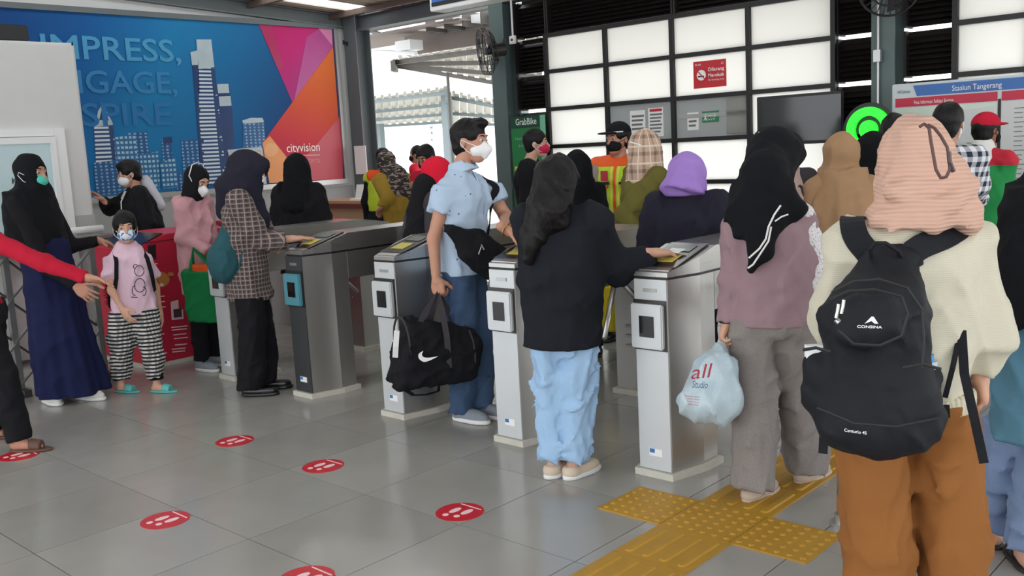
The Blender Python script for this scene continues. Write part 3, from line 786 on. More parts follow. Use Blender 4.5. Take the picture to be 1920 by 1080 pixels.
def bar_tile(cx, cy, s=0.312):
    global bar_me
    b = obj('guide_tile', MB().box(cx-s/2-0.006, cx+s/2+0.006, cy-s/2, cy+s/2, 0.0, 0.006), M_tac, tp)
    if bar_me is None:
        mb = MB(); n = 10; L = 0.115
        def ring(r, z): return [(r*math.cos(math.pi*k/(n-1)), L+r*math.sin(math.pi*k/(n-1)), z) for k in range(n)]+[(-r*math.cos(math.pi*k/(n-1)), -L-r*math.sin(math.pi*k/(n-1)), z) for k in range(n)]
        a = ring(0.019, 0.006); c = ring(0.013, 0.0115); m = 2*n
        mb.add(a+c, [(i, (i+1) % m, m+(i+1) % m, m+i) for i in range(m)]+[tuple(range(m, 2*m))]); bar_me = mb.mesh('guide_bar')
    for i in range(4): obj('guide_bar', bar_me, M_tac, b, loc=(cx-s/2+s*(i+0.5)/4, cy, 0))
for k in range(6): bar_tile(-1.955, 3.257-0.3145*(k+1))
for k in range(7): bar_tile(-1.955, 3.257+0.3145*(k+1))

M_mark = plain('red_floor_vinyl', (196, 26, 44), 0.35, vary=0.06); M_mw = plain('pinkish_white_vinyl', (238, 206, 208), 0.5)
def floor_mark(x, y, label, rot=90):
    m = empty('floor_marker', (x, y, 0), math.radians(rot-90)); tag(m, label, 'floor sticker', 'round red standing marks on the floor')
    obj('disc', MB().disk((0, 0), 0.105, 0.0, 0.0016, 40), M_mark, m)
    def ellp(cx, cy, a, b): return [(cx+a*math.cos(k*math.pi/10), cy+b*math.sin(k*math.pi/10), 0.0017) for k in range(20)]
    for s in (-1, 1):
        obj('footprint', MB().prism(ellp(s*0.028, 0.008+s*0.008, 0.017, 0.034), (0, 0, 0.0006)), M_mw, m)
        obj('heel', MB().prism(ellp(s*0.026, -0.052+s*0.008, 0.014, 0.014), (0, 0, 0.0006)), M_mw, m)
    obj('line', MB().box(-0.062, 0.062, 0.066, 0.073, 0.0017, 0.0023), M_mw, m)
for (x, y), lb in zip(((440, 827), (606, 874), (862, 960), (310, 975), (36, 854), (575, 1084)),
        ('round red footprint sticker on the floor below the plaid-shirted person', 'round red footprint sticker on the floor in front of the duffel bag',
         'round red footprint sticker on the floor nearest the tactile paving', 'round red footprint sticker on the floor at lower left, alone on its tile row',
         'round red footprint sticker half under the sandal at the left edge', 'round red footprint sticker cut off by the bottom edge of the picture')):
    p = onG(x, y); floor_mark(p.x, p.y, lb)

# =================================================================== SIGNS, SCREENS AND THINGS ON THE BACK WALL
M_green = plain('green_sign', (36, 128, 84), 0.5); M_redsign = plain('red_sign', (196, 32, 44), 0.5, vary=0.04)
def rectY(name, x0, y0, x1, y1, Y, th, m, parent=None, loc0=(0, 0, 0), bevel=0.0):
    a = onY(x0, (y0+y1)/2, Y); b = onY(x1, (y0+y1)/2, Y); t = onY((x0+x1)/2, y0, Y); c = onY((x0+x1)/2, y1, Y)
    l = Vector(loc0)
    return obj(name, MB().box(a.x-l.x, b.x-l.x, Y-th-l.y, Y-l.y, c.z-l.z, t.z-l.z), m, parent, bevel=bevel)
def yq(Y, x, y, off=0.0): return onY(x, y, Y-off)
# no smoking
ns = empty('no_smoking_sign', onY(1331, 164, YB+0.019)); tag(ns, 'red no smoking sign on the white glazed wall', 'sign'); L0 = ns.location.copy()
rectY('plate', 1301, 113, 1362, 164, YB+0.019, 0.008, M_redsign, ns, L0)
S = YB+0.006
a = onY(1315, 141, S)-L0
def ringX(cx, cz, r0, r1, y, n=28, m0=0, m1=None):
    mb = MB(); m1 = n if m1 is None else m1
    for k in range(m0, m1):
        t0, t1 = 2*math.pi*k/n, 2*math.pi*(k+1)/n
        mb.prism([(cx+r0*math.cos(t0), y, cz+r0*math.sin(t0)), (cx+r1*math.cos(t0), y, cz+r1*math.sin(t0)), (cx+r1*math.cos(t1), y, cz+r1*math.sin(t1)), (cx+r0*math.cos(t1), y, cz+r0*math.sin(t1))], (0, 0.002, 0))
    return mb
obj('white_disc', ringX(a.x, a.z, 0.0, 0.063, a.y), M_paper, ns)
obj('ring', ringX(a.x, a.z, 0.052, 0.066, a.y-0.002), M_redsign, ns)
obj('cigarette', MB().bar((a.x-0.04, a.y-0.001, a.z-0.012), (a.x+0.03, a.y-0.001, a.z-0.012), 0.002, 0.014), M_ink, ns)
obj('slash', MB().bar((a.x-0.04, a.y-0.002, a.z+0.04), (a.x+0.04, a.y-0.002, a.z-0.04), 0.002, 0.010), M_redsign, ns)
def ytext(s, x0, yb, x1, hpx, m, parent, Y, L0, bold=0.0):
    p = onY(x0, yb, Y)-L0; q = onY(x1, yb, Y)-L0; t = onY(x0, yb-hpx, Y)-L0
    return fit_text('lettering', s, m, parent, p, (1, 0, 0), (0, 0, 1), q.x-p.x, t.z-p.z, bold=bold)
ytext('Dilarang', 1328, 133.5, 1358, 6.5, M_paper, ns, S, L0, 0.01); ytext('Merokok', 1328, 144.5, 1358, 6.5, M_paper, ns, S, L0, 0.01); ytext('No Smoking Area', 1328, 151.5, 1358, 3, M_paper, ns, S, L0)
ytext('KAI', 1304, 124, 1314, 3.5, M_paper, ns, S, L0); ytext('C', 1352, 120, 1357, 4, M_paper, ns, S, L0)
# exit sign
ex = empty('exit_sign', onY(1332, 228, YB+0.019)); tag(ex, 'small green exit sign with arrow on the grey glass pane', 'sign'); L0 = ex.location.copy()
rectY('plate', 1317, 208, 1348, 229, YB+0.019, 0.006, M_green, ex, L0)
p = onY(1322, 218, YB+0.009)-L0; q = onY(1342, 216, YB+0.009)-L0
obj('arrow', MB().bar((p.x+0.03, p.y, q.z), (q.x, p.y, q.z), 0.002, 0.008).prism([(q.x-0.02, p.y-0.001, q.z-0.018), (q.x+0.012, p.y-0.001, q.z), (q.x-0.02, p.y-0.001, q.z+0.018)], (0, 0.002, 0)), M_paper, ex)
obj('running_figure', MB().bar((p.x, p.y, p.z-0.02), (p.x+0.008, p.y, p.z+0.022), 0.002, 0.012).bar((p.x-0.014, p.y, p.z+0.004), (p.x+0.02, p.y, p.z+0.01), 0.002, 0.007).bar((p.x, p.y, p.z-0.02), (p.x-0.016, p.y, p.z-0.04), 0.002, 0.008).bar((p.x+0.004, p.y, p.z-0.02), (p.x+0.02, p.y, p.z-0.034), 0.002, 0.008), M_paper, ex)
ytext('EXIT', 1323, 226, 1341, 3, M_paper, ex, YB+0.009, L0)
M_gt = plain('grey_printed_text', (112, 112, 112), 0.7)
def notice(label, x0, y0, x1, y1, rows, head=None):
    n = empty('paper_notice', onY((x0+x1)/2, y1, YB+0.019)); tag(n, label, 'notice'); L0 = n.location.copy()
    rectY('sheet', x0, y0, x1, y1, YB+0.019, 0.003, M_paper, n, L0)
    for k in range(rows):
        yy = y0+(y1-y0)*(0.2+0.72*k/rows)
        rectY('printed_row', x0+2.5, yy, x1-2.5-(k % 3)*1.5, yy+(y1-y0)*0.36/rows, YB+0.015, 0.001, M_gt, n, L0)
    if head: rectY('heading', x0+2, y0+2, x1-3, y0+(y1-y0)*0.13, YB+0.015, 0.001, head, n, L0)
    return n
notice('white notice with grey table rows, left of the pair above the guard', 1182, 207, 1210, 251, 4)
notice('white notice with bold rows and red heading above the beige-hijab person', 1216, 202, 1244, 256, 6, M_redsign)
notice('small grey notice left of the green exit sign', 1289, 211, 1310, 244, 3)
obj('reflection_rail', MB().box(-5.42, -4.66, YB+0.012, YB+0.02, 1.735, 1.775), M_greywall, win1)

# television
tv = empty('television', onY(1500, 272, 8.15)); tag(tv, 'wide black television hung in front of the glazed wall', 'television'); L0 = tv.location.copy()
rectY('casing', 1424, 176, 1583, 270, 8.15, 0.05, M_black, tv, L0, bevel=0.006)
rectY('screen', 1430, 181, 1577, 264, 8.097, 0.002, plain('dark_tv_glass', (46, 48, 50), 0.08, vary=0.2), tv, L0)
obj('hanger', MB().box(-0.10, -0.06, 0.0, 0.34, 0.1, 0.2).box(0.06, 0.10, 0.0, 0.34, 0.1, 0.2), M_black, tv)

# green banner by the column
gbn = empty('banner_stand', (onY(994, 300, 8.2).x, 8.2, 0)); tag(gbn, 'tall green banner behind the person in the black jacket with red mask', 'banner'); L0 = gbn.location.copy()
M_gb = plain('banner_green', (30, 118, 62), 0.5); M_gbd = plain('banner_dark_green', (18, 66, 44), 0.5); M_gbl = plain('banner_pale_green', (116, 186, 150), 0.5); M_yel = plain('banner_yellow', (206, 186, 60), 0.5)
a = onY(962, 300, 8.2)-L0; b = onY(1026, 300, 8.2)-L0; zt_ = onY(994, 217, 8.2).z
obj('sheet', MB().box(a.x, b.x, -0.006, 0, 0.06, zt_), M_gb, gbn)
obj('header', MB().box(a.x, b.x-0.07, -0.010, -0.006, zt_-0.13, zt_), M_gbd, gbn)
obj('side_strip', MB().box(b.x-0.07, b.x, -0.011, -0.006, 0.06, zt_), M_gbl, gbn)
obj('yellow_block', MB().box(a.x+0.03, b.x-0.10, -0.010, -0.006, 0.95, 1.32), M_yel, gbn)
obj('base', MB().box(a.x-0.02, b.x+0.02, -0.12, 0.12, 0, 0.06), M_black, gbn)
ytext('GrabBike', 967, 235, 1006, 12, plain('banner_white_print', (214, 226, 220), 0.5), gbn, 8.186, L0, 0.01)
ytext('Naik', 966, 263, 982, 5, M_gbl, gbn, 8.186, L0); ytext('di sini', 972, 276, 984, 5, M_gbl, gbn, 8.186, L0)

# light-green ring sign on a black totem
rgx = 7.55
rs_ = empty('ring_sign', (onY(1632, 300, rgx).x, rgx, 0)); tag(rs_, 'glowing green ring-and-dot sign on a black panel below the grey column', 'sign'); L0 = rs_.location.copy()
M_glow = plain('lit_green_acrylic', (30, 255, 40), 0.4, vary=0.0, emit=1.1)
c = onY(1630, 243, rgx)-L0; R_ = 0.175
obj('totem_board', MB().box(-0.23, 0.23, 0.0, 0.05, 0.0, c.z-0.02), M_black, rs_, bevel=0.01)
obj('back_disc', ringX(c.x, c.z, 0.0, R_+0.035, 0.0, 40), M_black, rs_)
rng = MB()
for k in range(40):
    t0, t1 = 2*math.pi*k/40, 2*math.pi*(k+1)/40
    ang = math.degrees((t0+t1)/2)
    if 318 < ang < 340 or 250 < ang < 292: continue
    r0 = 0.108 if not (292 <= ang <= 318) else 0.115
    rng.prism([(c.x+r0*math.cos(t0), -0.03, c.z+r0*math.sin(t0)), (c.x+R_*math.cos(t0), -0.03, c.z+R_*math.sin(t0)), (c.x+R_*math.cos(t1), -0.03, c.z+R_*math.sin(t1)), (c.x+r0*math.cos(t1), -0.03, c.z+r0*math.sin(t1))], (0, 0.03, 0))
obj('glowing_ring', rng, M_glow, rs_)
dm = MB(); n = 28; dm.prism([(c.x+0.072*math.cos(2*math.pi*k/n), -0.03, c.z+0.072*math.sin(2*math.pi*k/n)) for k in range(n)], (0, 0.03, 0)); obj('glowing_dot', dm, M_glow, rs_)

# station map board
mbY = 8.0
mp = empty('map_board', (onY(1790, 300, mbY).x, mbY, 0)); tag(mp, 'station map board with blue and red header behind the people at right', 'map board'); L0 = mp.location.copy()
a = onY(1672, 250, mbY)-L0; zt_ = onY(1672, 159, mbY).z; wd = 1.62
M_mapf = plain('pale_board_frame', (196, 204, 206), 0.5); M_mapb = plain('map_blue', (58, 106, 172), 0.5); M_mapr = plain('map_red', (190, 40, 66), 0.5)
M_map1 = plain('map_paper_green', (206, 220, 204), 0.6, vary=0.1, scale=5); M_map2 = plain('map_paper_grey', (206, 208, 206), 0.6, vary=0.04); M_riv = plain('map_river', (76, 158, 196), 0.5)
obj('frame', MB().box(a.x, a.x+wd, 0, 0.06, 0.55, zt_), M_mapf, mp, bevel=0.006)
for xx in (a.x+0.08, a.x+wd-0.08): obj('leg', MB().box(xx-0.03, xx+0.03, 0.0, 0.05, 0, 0.56), M_mapf, mp)
obj('blue_header', MB().prism([(a.x+0.20, -0.003, zt_-0.105), (a.x+wd-0.02, -0.003, zt_-0.105), (a.x+wd-0.02, -0.003, zt_-0.02), (a.x+0.17, -0.003, zt_-0.02)], (0, 0.004, 0)), M_mapb, mp)
for x0, x1 in ((a.x+0.03, a.x+0.80), (a.x+0.83, a.x+wd-0.03)):
    obj('red_header', MB().box(x0, x1, -0.003, 0.001, zt_-0.185, zt_-0.115), M_mapr, mp)
    obj('map_sheet', MB().box(x0, x1, -0.003, 0.001, 0.62, zt_-0.195), M_map1 if x0 < a.x+0.5 else M_map2, mp)
obj('divider', MB().box(a.x+0.805, a.x+0.825, -0.006, 0.001, 0.62, zt_-0.17), M_black, mp)
zc = zt_-0.3
obj('printed_river', MB().prism([(a.x+0.04, -0.005, zc-0.06), (a.x+0.2, -0.005, zc-0.02), (a.x+0.36, -0.005, zc-0.01), (a.x+0.42, -0.005, zc+0.06), (a.x+0.48, -0.005, zc+0.06), (a.x+0.44, -0.005, zc-0.05), (a.x+0.2, -0.005, zc-0.07), (a.x+0.04, -0.005, zc-0.11)], (0, 0.002, 0)), M_riv, mp)
obj('printed_district', MB().prism([(a.x+0.5, -0.004, zc-0.2), (a.x+0.78, -0.004, zc-0.16), (a.x+0.78, -0.004, zc+0.08), (a.x+0.56, -0.004, zc+0.06)], (0, 0.002, 0)), M_map2, mp)
random.seed(4)
for k in range(26):
    x = a.x+0.08+random.random()*0.66; z = zc-0.5+random.random()*0.5
    obj('street', MB().bar((x, -0.006, z), (x+0.05+0.08*random.random(), -0.006, z+0.03*(random.random()-0.5)), 0.002, 0.006), M_gt, mp)
for k in range(16): obj('timetable_row', MB().box(a.x+0.92, a.x+0.98+0.05*(k % 3 == 0), -0.005, -0.003, zc+0.05-0.035*k, zc+0.056-0.035*k), M_gt, mp)
obj('route_line', MB().box(a.x+1.01, a.x+1.018, -0.005, -0.003, zc-0.5, zc+0.08), M_gt, mp)
obj('route_mark', MB().box(a.x+1.12, a.x+1.2, -0.005, -0.003, zc-0.03, zc+0.04), plain('map_purple', (84, 84, 140), 0.5), mp)
def mtext(s, x, z, wdt, hgt, m): return fit_text('lettering', s, m, mp, (a.x+x, -0.006, z), (1, 0, 0), (0, 0, 1), wdt, hgt)
mtext('Stasiun Tangerang', 0.47, zt_-0.085, 0.36, 0.042, M_paper); mtext('Peta Informasi Sekitar Stasiun', 0.18, zt_-0.168, 0.3, 0.028, M_paper); mtext('KAI Commuter', 0.05, zt_-0.075, 0.1, 0.025, M_ink); mtext('Peta Rute', 1.2, zt_-0.168, 0.25, 0.028, M_paper)

# hanging overhead sign at the top
hs = empty('hanging_sign', onY(880, 12, 5.2)); tag(hs, 'edge of a blue hanging sign with pale casing at the top of the picture', 'sign')
L0 = hs.location.copy()
p0 = onY(806, 22, 5.2)-L0; p1 = onY(962, 0, 5.2)-L0
obj('casing', MB().box(p0.x, p0.x+1.3, 0, 0.16, p0.z, p0.z+0.36), M_doorf, hs, bevel=0.006)
obj('face', MB().box(p0.x+0.03, p0.x+1.27, -0.005, 0.001, p0.z+0.045, p0.z+0.33), plain('sign_blue', (34, 96, 178), 0.4), hs)
obj('dark_band', MB().box(p0.x+0.03, p0.x+1.27, -0.008, -0.004, p0.z+0.03, p0.z+0.06), M_ink, hs)
for xx in (0.2, 1.1): obj('rod', MB().cyl((p0.x+xx, 0.08, p0.z+0.36), (p0.x+xx, 0.08, zroof(5.2)-L0.z), 0.01, 8), M_beam, hs)

# wall fans on the columns
M_fan = plain('black_fan_metal', (34, 30, 30), 0.45)
def fan(label, c, axis, R0=0.24, arm_to=None):
    f = empty('wall_fan', c); tag(f, label, 'fan', 'black cage fans fixed to the columns')
    ax = Vector(axis).normalized(); u_ = ax.cross(Vector((0, 0, 1))).normalized(); v_ = u_.cross(ax)
    def pt(r, t, d): return u_*r*math.cos(t)+v_*r*math.sin(t)+ax*d
    mb = MB()
    for (r, d) in ((R0, 0.0), (R0*0.98, 0.07), (R0*0.62, 0.085), (R0*0.3, 0.09), (R0*0.7, -0.06)):
        mb.tube([pt(r, 2*math.pi*k/32, d) for k in range(32)], 0.005 if r < R0 else 0.007, 6, closed=True)
    for k in range(28):
        t = 2*math.pi*k/28
        mb.tube([pt(0.05, t, 0.095), pt(R0*0.62, t, 0.085), pt(R0*0.98, t, 0.07), pt(R0, t, 0), pt(R0*0.7, t, -0.06), pt(0.07, t, -0.08)], 0.0026, 4)
    obj('cage', mb, M_fan, f)
    obj('motor', MB().cyl(ax*-0.20, ax*-0.03, 0.075, 20), M_fan, f, smooth=False, bevel=0.01)
    hb = obj('hub', MB().cyl(ax*-0.03, ax*0.04, 0.04, 16), M_fan, f)
    for k in range(3):
        t = 2*math.pi*k/3+0.4
        obj('blade', MB().prism([pt(0.035, t-0.2, 0.0), pt(R0*0.85, t-0.35, 0.012), pt(R0*0.9, t+0.25, -0.012), pt(0.035, t+0.3, -0.01)], ax*0.004), M_fan, hb)
    if arm_to is not None:
        e = Vector(arm_to)-Vector(c)
        obj('bracket_arm', MB().tube([ax*-0.17, ax*-0.2+Vector((0, 0, 0.1)), e+Vector((0, -0.05, 0)), e], 0.02, 8), M_fan, f)
    return f
fc = onY(915, 96, 8.0)
fan('black cage fan high on the column beside the outdoor opening', fc, (-0.55, -0.8, -0.1), 0.26, (-7.75, 8.37, 2.55))
fc2 = onY(1668, -28, 8.0)
fan('black cage fan cut off by the top edge, on the right column', fc2, (0.25, -0.9, -0.25), 0.24, (-3.29, 8.4, 2.95))

# small fittings
cb = empty('cctv_camera', onX(646, 80, XL+0.02)); tag(cb, 'small black dome camera on the white wall strip beside the billboard', 'camera')
obj('bracket', MB().box(0, 0.02, -0.03, 0.03, -0.03, 0.03), M_black, cb); obj('lens', MB().cyl((0.01, 0, 0), (0.10, -0.03, -0.03), 0.028, 14), M_black, cb)
jb = empty('junction_box', onY(963, 75, 8.36)); tag(jb, 'small white socket box on the column by the fan', 'socket')
obj('box', MB().box(-0.045, 0.045, -0.03, 0.0, -0.045, 0.045), M_paper, jb, bevel=0.005); obj('socket', MB().cyl((0, -0.033, 0), (0, -0.03, 0), 0.015, 12), M_black, jb)
obj('conduit', MB().cyl((0, -0.01, 0.045), (0.0, -0.01, 0.7), 0.011, 8), M_paper, jb)
pn = obj('paper_strip', MB().box(-0.12, 0.12, -0.01, 0.0, -0.19, 0.19), M_paper, loc=onY(677, 300, 8.34)); tag(pn, 'white paper roll fixed to the corner column', 'notice')
p = onY(1648, 105, 8.36)
sb = obj('switch_box', MB().box(-0.03, 0.03, -0.05, 0, -0.05, 0.05).box(-0.008, 0.008, -0.02, 0, -0.9, 0.8), M_alu, loc=p); tag(sb, 'grey switch box and conduit on the right column', 'switch')

# desk in the far corner with papers
M_wood = plain('tan_desk_wood', (176, 136, 104), 0.5, vary=0.12); M_woodd = plain('dark_red_wood_edge', (112, 46, 34), 0.5)
dk = empty('counter_desk', (-9.15, 7.45, 0)); tag(dk, 'tan wooden counter desk with dark red edges under the billboard corner', 'desk')
obj('top', MB().box(-0.62, 0.62, -0.4, 0.42, 0.985, 1.015), M_wood, dk); obj('edge', MB().box(-0.62, 0.62, -0.41, -0.395, 0.93, 0.985), M_woodd, dk)
obj('front_panel', MB().box(-0.5, 0.56, -0.36, -0.34, 0.1, 0.93), M_wood, dk); obj('side_panel', MB().box(0.57, 0.6, -0.36, 0.38, 0.0, 0.93), M_paper, dk)
obj('side_panel', MB().box(-0.6, -0.57, -0.36, 0.38, 0.0, 0.93), M_wood, dk); obj('shelf', MB().box(-0.57, 0.57, -0.3, 0.3, 0.5, 0.53), M_wood, dk)
pp = obj('paper_stack', MB().box(-0.2, 0.16, -0.14, 0.12, 0, 0.02), M_paper, loc=(-8.95, 7.3, 1.015)); tag(pp, 'stack of white papers on the wooden counter desk', 'papers')
tc = obj('tent_card', MB().prism([(-0.08, -0.04, 0), (0.08, -0.04, 0), (0.08, 0.0, 0.17), (-0.08, 0.0, 0.17)], (0, 0.006, 0)).prism([(-0.08, 0.046, 0), (0.08, 0.046, 0), (0.08, 0.006, 0.17), (-0.08, 0.006, 0.17)], (0, 0.006, 0)), M_paper, loc=(-9.35, 7.5, 1.015)); tag(tc, 'white tent card standing on the wooden counter desk', 'card')
rc = empty('red_counter', (-8.5, 5.3, 0)); tag(rc, 'low red-topped counter behind the people in black and plaid', 'counter')
obj('top', MB().box(-0.2, 1.4, -0.25, 0.25, 0.93, 0.97), M_red, rc); obj('body', MB().box(-0.15, 1.35, -0.2, 0.2, 0, 0.93), M_greywall, rc)

# potted palm by the glazing
pl = empty('potted_palm', (onY(1395, 370, 7.7).x, 7.7, 0)); tag(pl, 'dark green palm leaves in a pot in front of the lower white panes', 'plant')
M_leaf = plain('dark_palm_leaf', (40, 66, 38), 0.5, vary=0.25); M_pot = plain('clay_pot', (120, 76, 58), 0.8)
obj('pot', MB().cyl((0, 0, 0), (0, 0, 0.32), 0.13, 18, 0.18), M_pot, pl); obj('stem', MB().tube([(0, 0, 0.3), (0.01, 0, 0.6), (0, 0.01, 0.82)], 0.02, 8), M_leaf, pl)
random.seed(7)
for k in range(16):
    t = 2*math.pi*k/16+0.3*random.random(); L = 0.20+0.10*random.random(); up_ = 0.05+0.22*random.random()
    d = Vector((math.cos(t), math.sin(t), 0)); pts = [Vector((0, 0, 0.82))+d*L*u_+Vector((0, 0, up_*math.sin(u_*2.2))) for u_ in (0, 0.3, 0.6, 1)]
    obj('leaf', MB().ribbon(pts, (0, 0, 1), [0.012, 0.045, 0.04, 0.004], 0.003), M_leaf, pl)

# =================================================================== OUTDOORS beyond the opening
M_cano = make_pane_mat('white_canopy_sheet', (196, 194, 184), 0.35); M_cst = plain('canopy_steel', (120, 132, 136), 0.5); M_cdk = plain('canopy_dark_rib', (92, 88, 84), 0.6)
def canopy(name, label, quad, nrib, postpts=(), root=None):
    """quad: world corners a,b,c,d (a-b near edge, d-c far edge)"""
    a_, b_, c_, d_ = [Vector(q) for q in quad]
    r = root or empty(name, (a_.x, a_.y, 0)); o = r.location.copy()
    if root is None: tag(r, label, 'canopy')
    n = (b_-a_).cross(d_-a_).normalized(); n = n if n.z > 0 else -n
    ns_ = int((b_-a_).length/0.25); mb = MB()
    for k in range(ns_):
        u0, u1 = k/ns_, (k+0.6)/ns_; u2 = (k+1)/ns_
        for s0, s1, h in ((u0, u1, 0.0), (u1, u2, 0.05)):
            mb.prism([a_.lerp(b_, s0)-o+n*h, a_.lerp(b_, s1)-o+n*h, d_.lerp(c_, s1)-o+n*h, d_.lerp(c_, s0)-o+n*h], n*0.01)
    obj('sheet', mb, M_cano, r)
    for k in range(nrib):
        t = (k+0.15)/(nrib-0.7)
        obj('rib', MB().bar(a_.lerp(d_, t)-o-n*0.05, b_.lerp(c_, t)-o-n*0.05, 0.06, 0.08), M_cdk if name == 'near_canopy' else M_cst, r)
    for p_, q_ in ((a_, d_), (b_, c_)): obj('edge_beam', MB().bar(p_-o-n*0.1, q_-o-n*0.1, 0.08, 0.18), M_cst if name != 'near_canopy' else M_cdk, r)
    for (x, y, z) in postpts: obj('post', MB().box(x-o.x-0.09, x-o.x+0.09, y-o.y-0.09, y-o.y+0.09, 0, z), M_cst, r)
    return r
# nearer canopy, seen from below at upper right of the opening
def depthY(px, py, y): return onY(px, py, y)
canopy('near_canopy', 'corrugated canopy roof outside, right behind the fan', (depthY(735, 112, 11.0), depthY(1010, 68, 11.0), depthY(1010, 168, 15.0), depthY(742, 120, 15.0)), 4)
q0 = onY(835, 180, 17.0)
pc_ = canopy('platform_canopy', 'pale platform canopy on grey posts further outside in the bright yard', (onY(640, 192, 15.0), onY(838, 166, 15.0), onY(838, 228, 21.0), onY(640, 240, 21.0)), 4, ((q0.x, 17.0, q0.z+0.2), (onY(713, 240, 20.0).x, 20.0, onY(713, 232, 20.0).z)))
canopy('platform_canopy', 'right-hand wing of the pale platform canopy, behind the blue-shirted person', (onY(838, 172, 16.0), onY(990, 205, 16.0), onY(990, 230, 22.0), onY(838, 236, 22.0)), 3, ((onY(838, 200, 16.0).x, 16.0, onY(838, 172, 16.0).z),), pc_)
dp_ = onY(838, 120, 13.5)
obj_ = obj('lamp_pole', MB().cyl((0, 0, 0), (0, 0, onY(838, 138, 13.5).z), 0.03, 8), M_cdk, loc=(dp_.x, 13.5, 0)); tag(obj_, 'thin dark pole outside under the nearer canopy', 'pole')
# eave with white light boxes and pipework just outside the opening
ev = empty('eave_soffit', (-9.0, 9.35, 3.0)); tag(ev, 'outside eave with white boxes and dark brackets above the opening', 'eave')
M_taupe = plain('taupe_fascia', (128, 116, 110), 0.7)
e0 = onY(760, 92, 9.95); e1 = onY(1010, 62, 9.95)
obj('fascia', MB().box(e0.x-ev.location.x, e1.x-ev.location.x, 0.6, 0.66, -0.02+e0.z-3.0-0.08, e0.z-3.0+0.28), M_taupe, ev)
for k in range(6):
    x = onY(790+34*k, 50, 9.5).x+9.0; z = onY(790+34*k, 52-5*k, 9.5).z-3.0
    obj('light_box', MB().box(x-0.13, x+0.13, 0.2, 0.42, z-0.02, z+0.08), M_doorf, ev); obj('bracket', MB().box(x+0.14, x+0.16, 0.1, 0.5, z-0.07, z+0.12), M_cdk, ev); obj('lip', MB().box(x-0.13, x+0.13, 0.43, 0.5, z-0.07, z-0.03), M_cdk, ev)
pz = onY(680, 92, 9.4)
obj('white_pipe', MB().cyl((pz.x+9.0-0.3, 0.2, pz.z-3.0), (onY(765, 99, 9.4).x+9.0, 0.2, onY(765, 99, 9.4).z-3.0), 0.035, 10), M_doorf, ev)
q = onY(745, 86, 9.4); obj('junction_casing', MB().box(q.x+9-0.16, q.x+9+0.16, 0.15, 0.4, q.z-3-0.06, q.z-3+0.08), M_doorf, ev)
obj('soffit_panel', MB().box(-4.2, -0.35, 0.02, 1.15, 0.25, 0.28), M_taupe, ev)
# far white building
M_bld = plain('bright_white_building', (238, 238, 236), 0.9, vary=0.03); M_wn = plain('building_window_grey', (104, 116, 126), 0.3)
bl = empty('far_building', (-42, 42, 0)); tag(bl, 'overexposed white building with few small windows across the yard', 'building')
obj('wall', MB().box(-16, 22, 0, 6, 0, 9.0), M_bld, bl)
for (x, y, wpx, hpx) in ((713, 243, 16, 8), (713, 258, 16, 8), (809, 239, 6, 4), (810, 249, 4, 5), (810, 262, 3, 4), (848, 238, 7, 3), (850, 250, 4, 2), (850, 260, 4, 2), (873, 238, 6, 2), (796, 274, 2, 3)):
    p = onY(x, y, 42)-bl.location; s = 42/0.66/FPX*0.9
    obj('window', MB().box(p.x-wpx*s/2, p.x+wpx*s/2, -0.05, 0.0, p.z-hpx*s/2, p.z+hpx*s/2), M_wn, bl)
# white floor sign seen between two gates
fs_ = empty('standing_sign', (onG(706, 640).x-0.55, onG(706, 640).y+0.7, 0)); tag(fs_, 'white standing sign with black lettering seen between two ticket gates', 'sign')
obj('panel', MB().box(-0.2, 0.35, 0, 0.02, 0.0, 0.78), M_paper, fs_); text('lettering', 'SAYS', 0.17, M_ink, fs_, (0.12, -0.004, 0.74), (0, 0, -1), (1, 0, 0))
obj('foot', MB().box(-0.2, 0.35, -0.12, 0.14, 0.0, 0.02), M_black, fs_)

# =================================================================== PEOPLE: builder
def s_xf(f, c, R, s=1.0):
    """field f given in a local frame placed at c with axes = columns of R, scaled by s"""
    c = _V(c); R = np.array(R, np.float32)
    def g(P): return f(((P-c)@R)/s)*s
    lo, hi = np.array(f.bb[0]), np.array(f.bb[1])
    cs = np.array([[(lo, hi)[i][0], (lo, hi)[j][1], (lo, hi)[l][2]] for i in (0, 1) for j in (0, 1) for l in (0, 1)])*s@R.T+c
    g.bb = (cs.min(0), cs.max(0)); return g
def s_shell(f, d):
    def g(P): return f(P)-d
    g.bb = (f.bb[0]-d, f.bb[1]+d); return g
def s_and(a, b):
    def g(P): return np.maximum(a(P), b(P))
    g.bb = a.bb; return g
def ball(c, r, n=10, m=7, sq=(1, 1, 1)):
    mb = MB(); vs = [(c[0], c[1], c[2]-r*sq[2])]
    for i in range(1, m):
        ph = math.pi*i/m-math.pi/2
        vs += [(c[0]+sq[0]*r*math.cos(ph)*math.cos(2*math.pi*k/n), c[1]+sq[1]*r*math.cos(ph)*math.sin(2*math.pi*k/n), c[2]+sq[2]*r*math.sin(ph)) for k in range(n)]
    vs.append((c[0], c[1], c[2]+r*sq[2])); fs = [(0, 1+(k+1) % n, 1+k) for k in range(n)]
    for i in range(m-2): fs += [(1+i*n+k, 1+i*n+(k+1) % n, 1+(i+1)*n+(k+1) % n, 1+(i+1)*n+k) for k in range(n)]
    fs += [(1+(m-2)*n+k, 1+(m-2)*n+(k+1) % n, len(vs)-1) for k in range(n)]
    return mb.add(vs, fs)
SK = skin('skin_tan', (186, 136, 112)); SK2 = skin('skin_light', (206, 160, 136)); SK3 = skin('skin_brown', (158, 108, 84))
M_eyew = plain('eye_white', (186, 178, 172), 0.25, vary=0.0); M_iris = plain('dark_iris', (30, 20, 16), 0.2); 
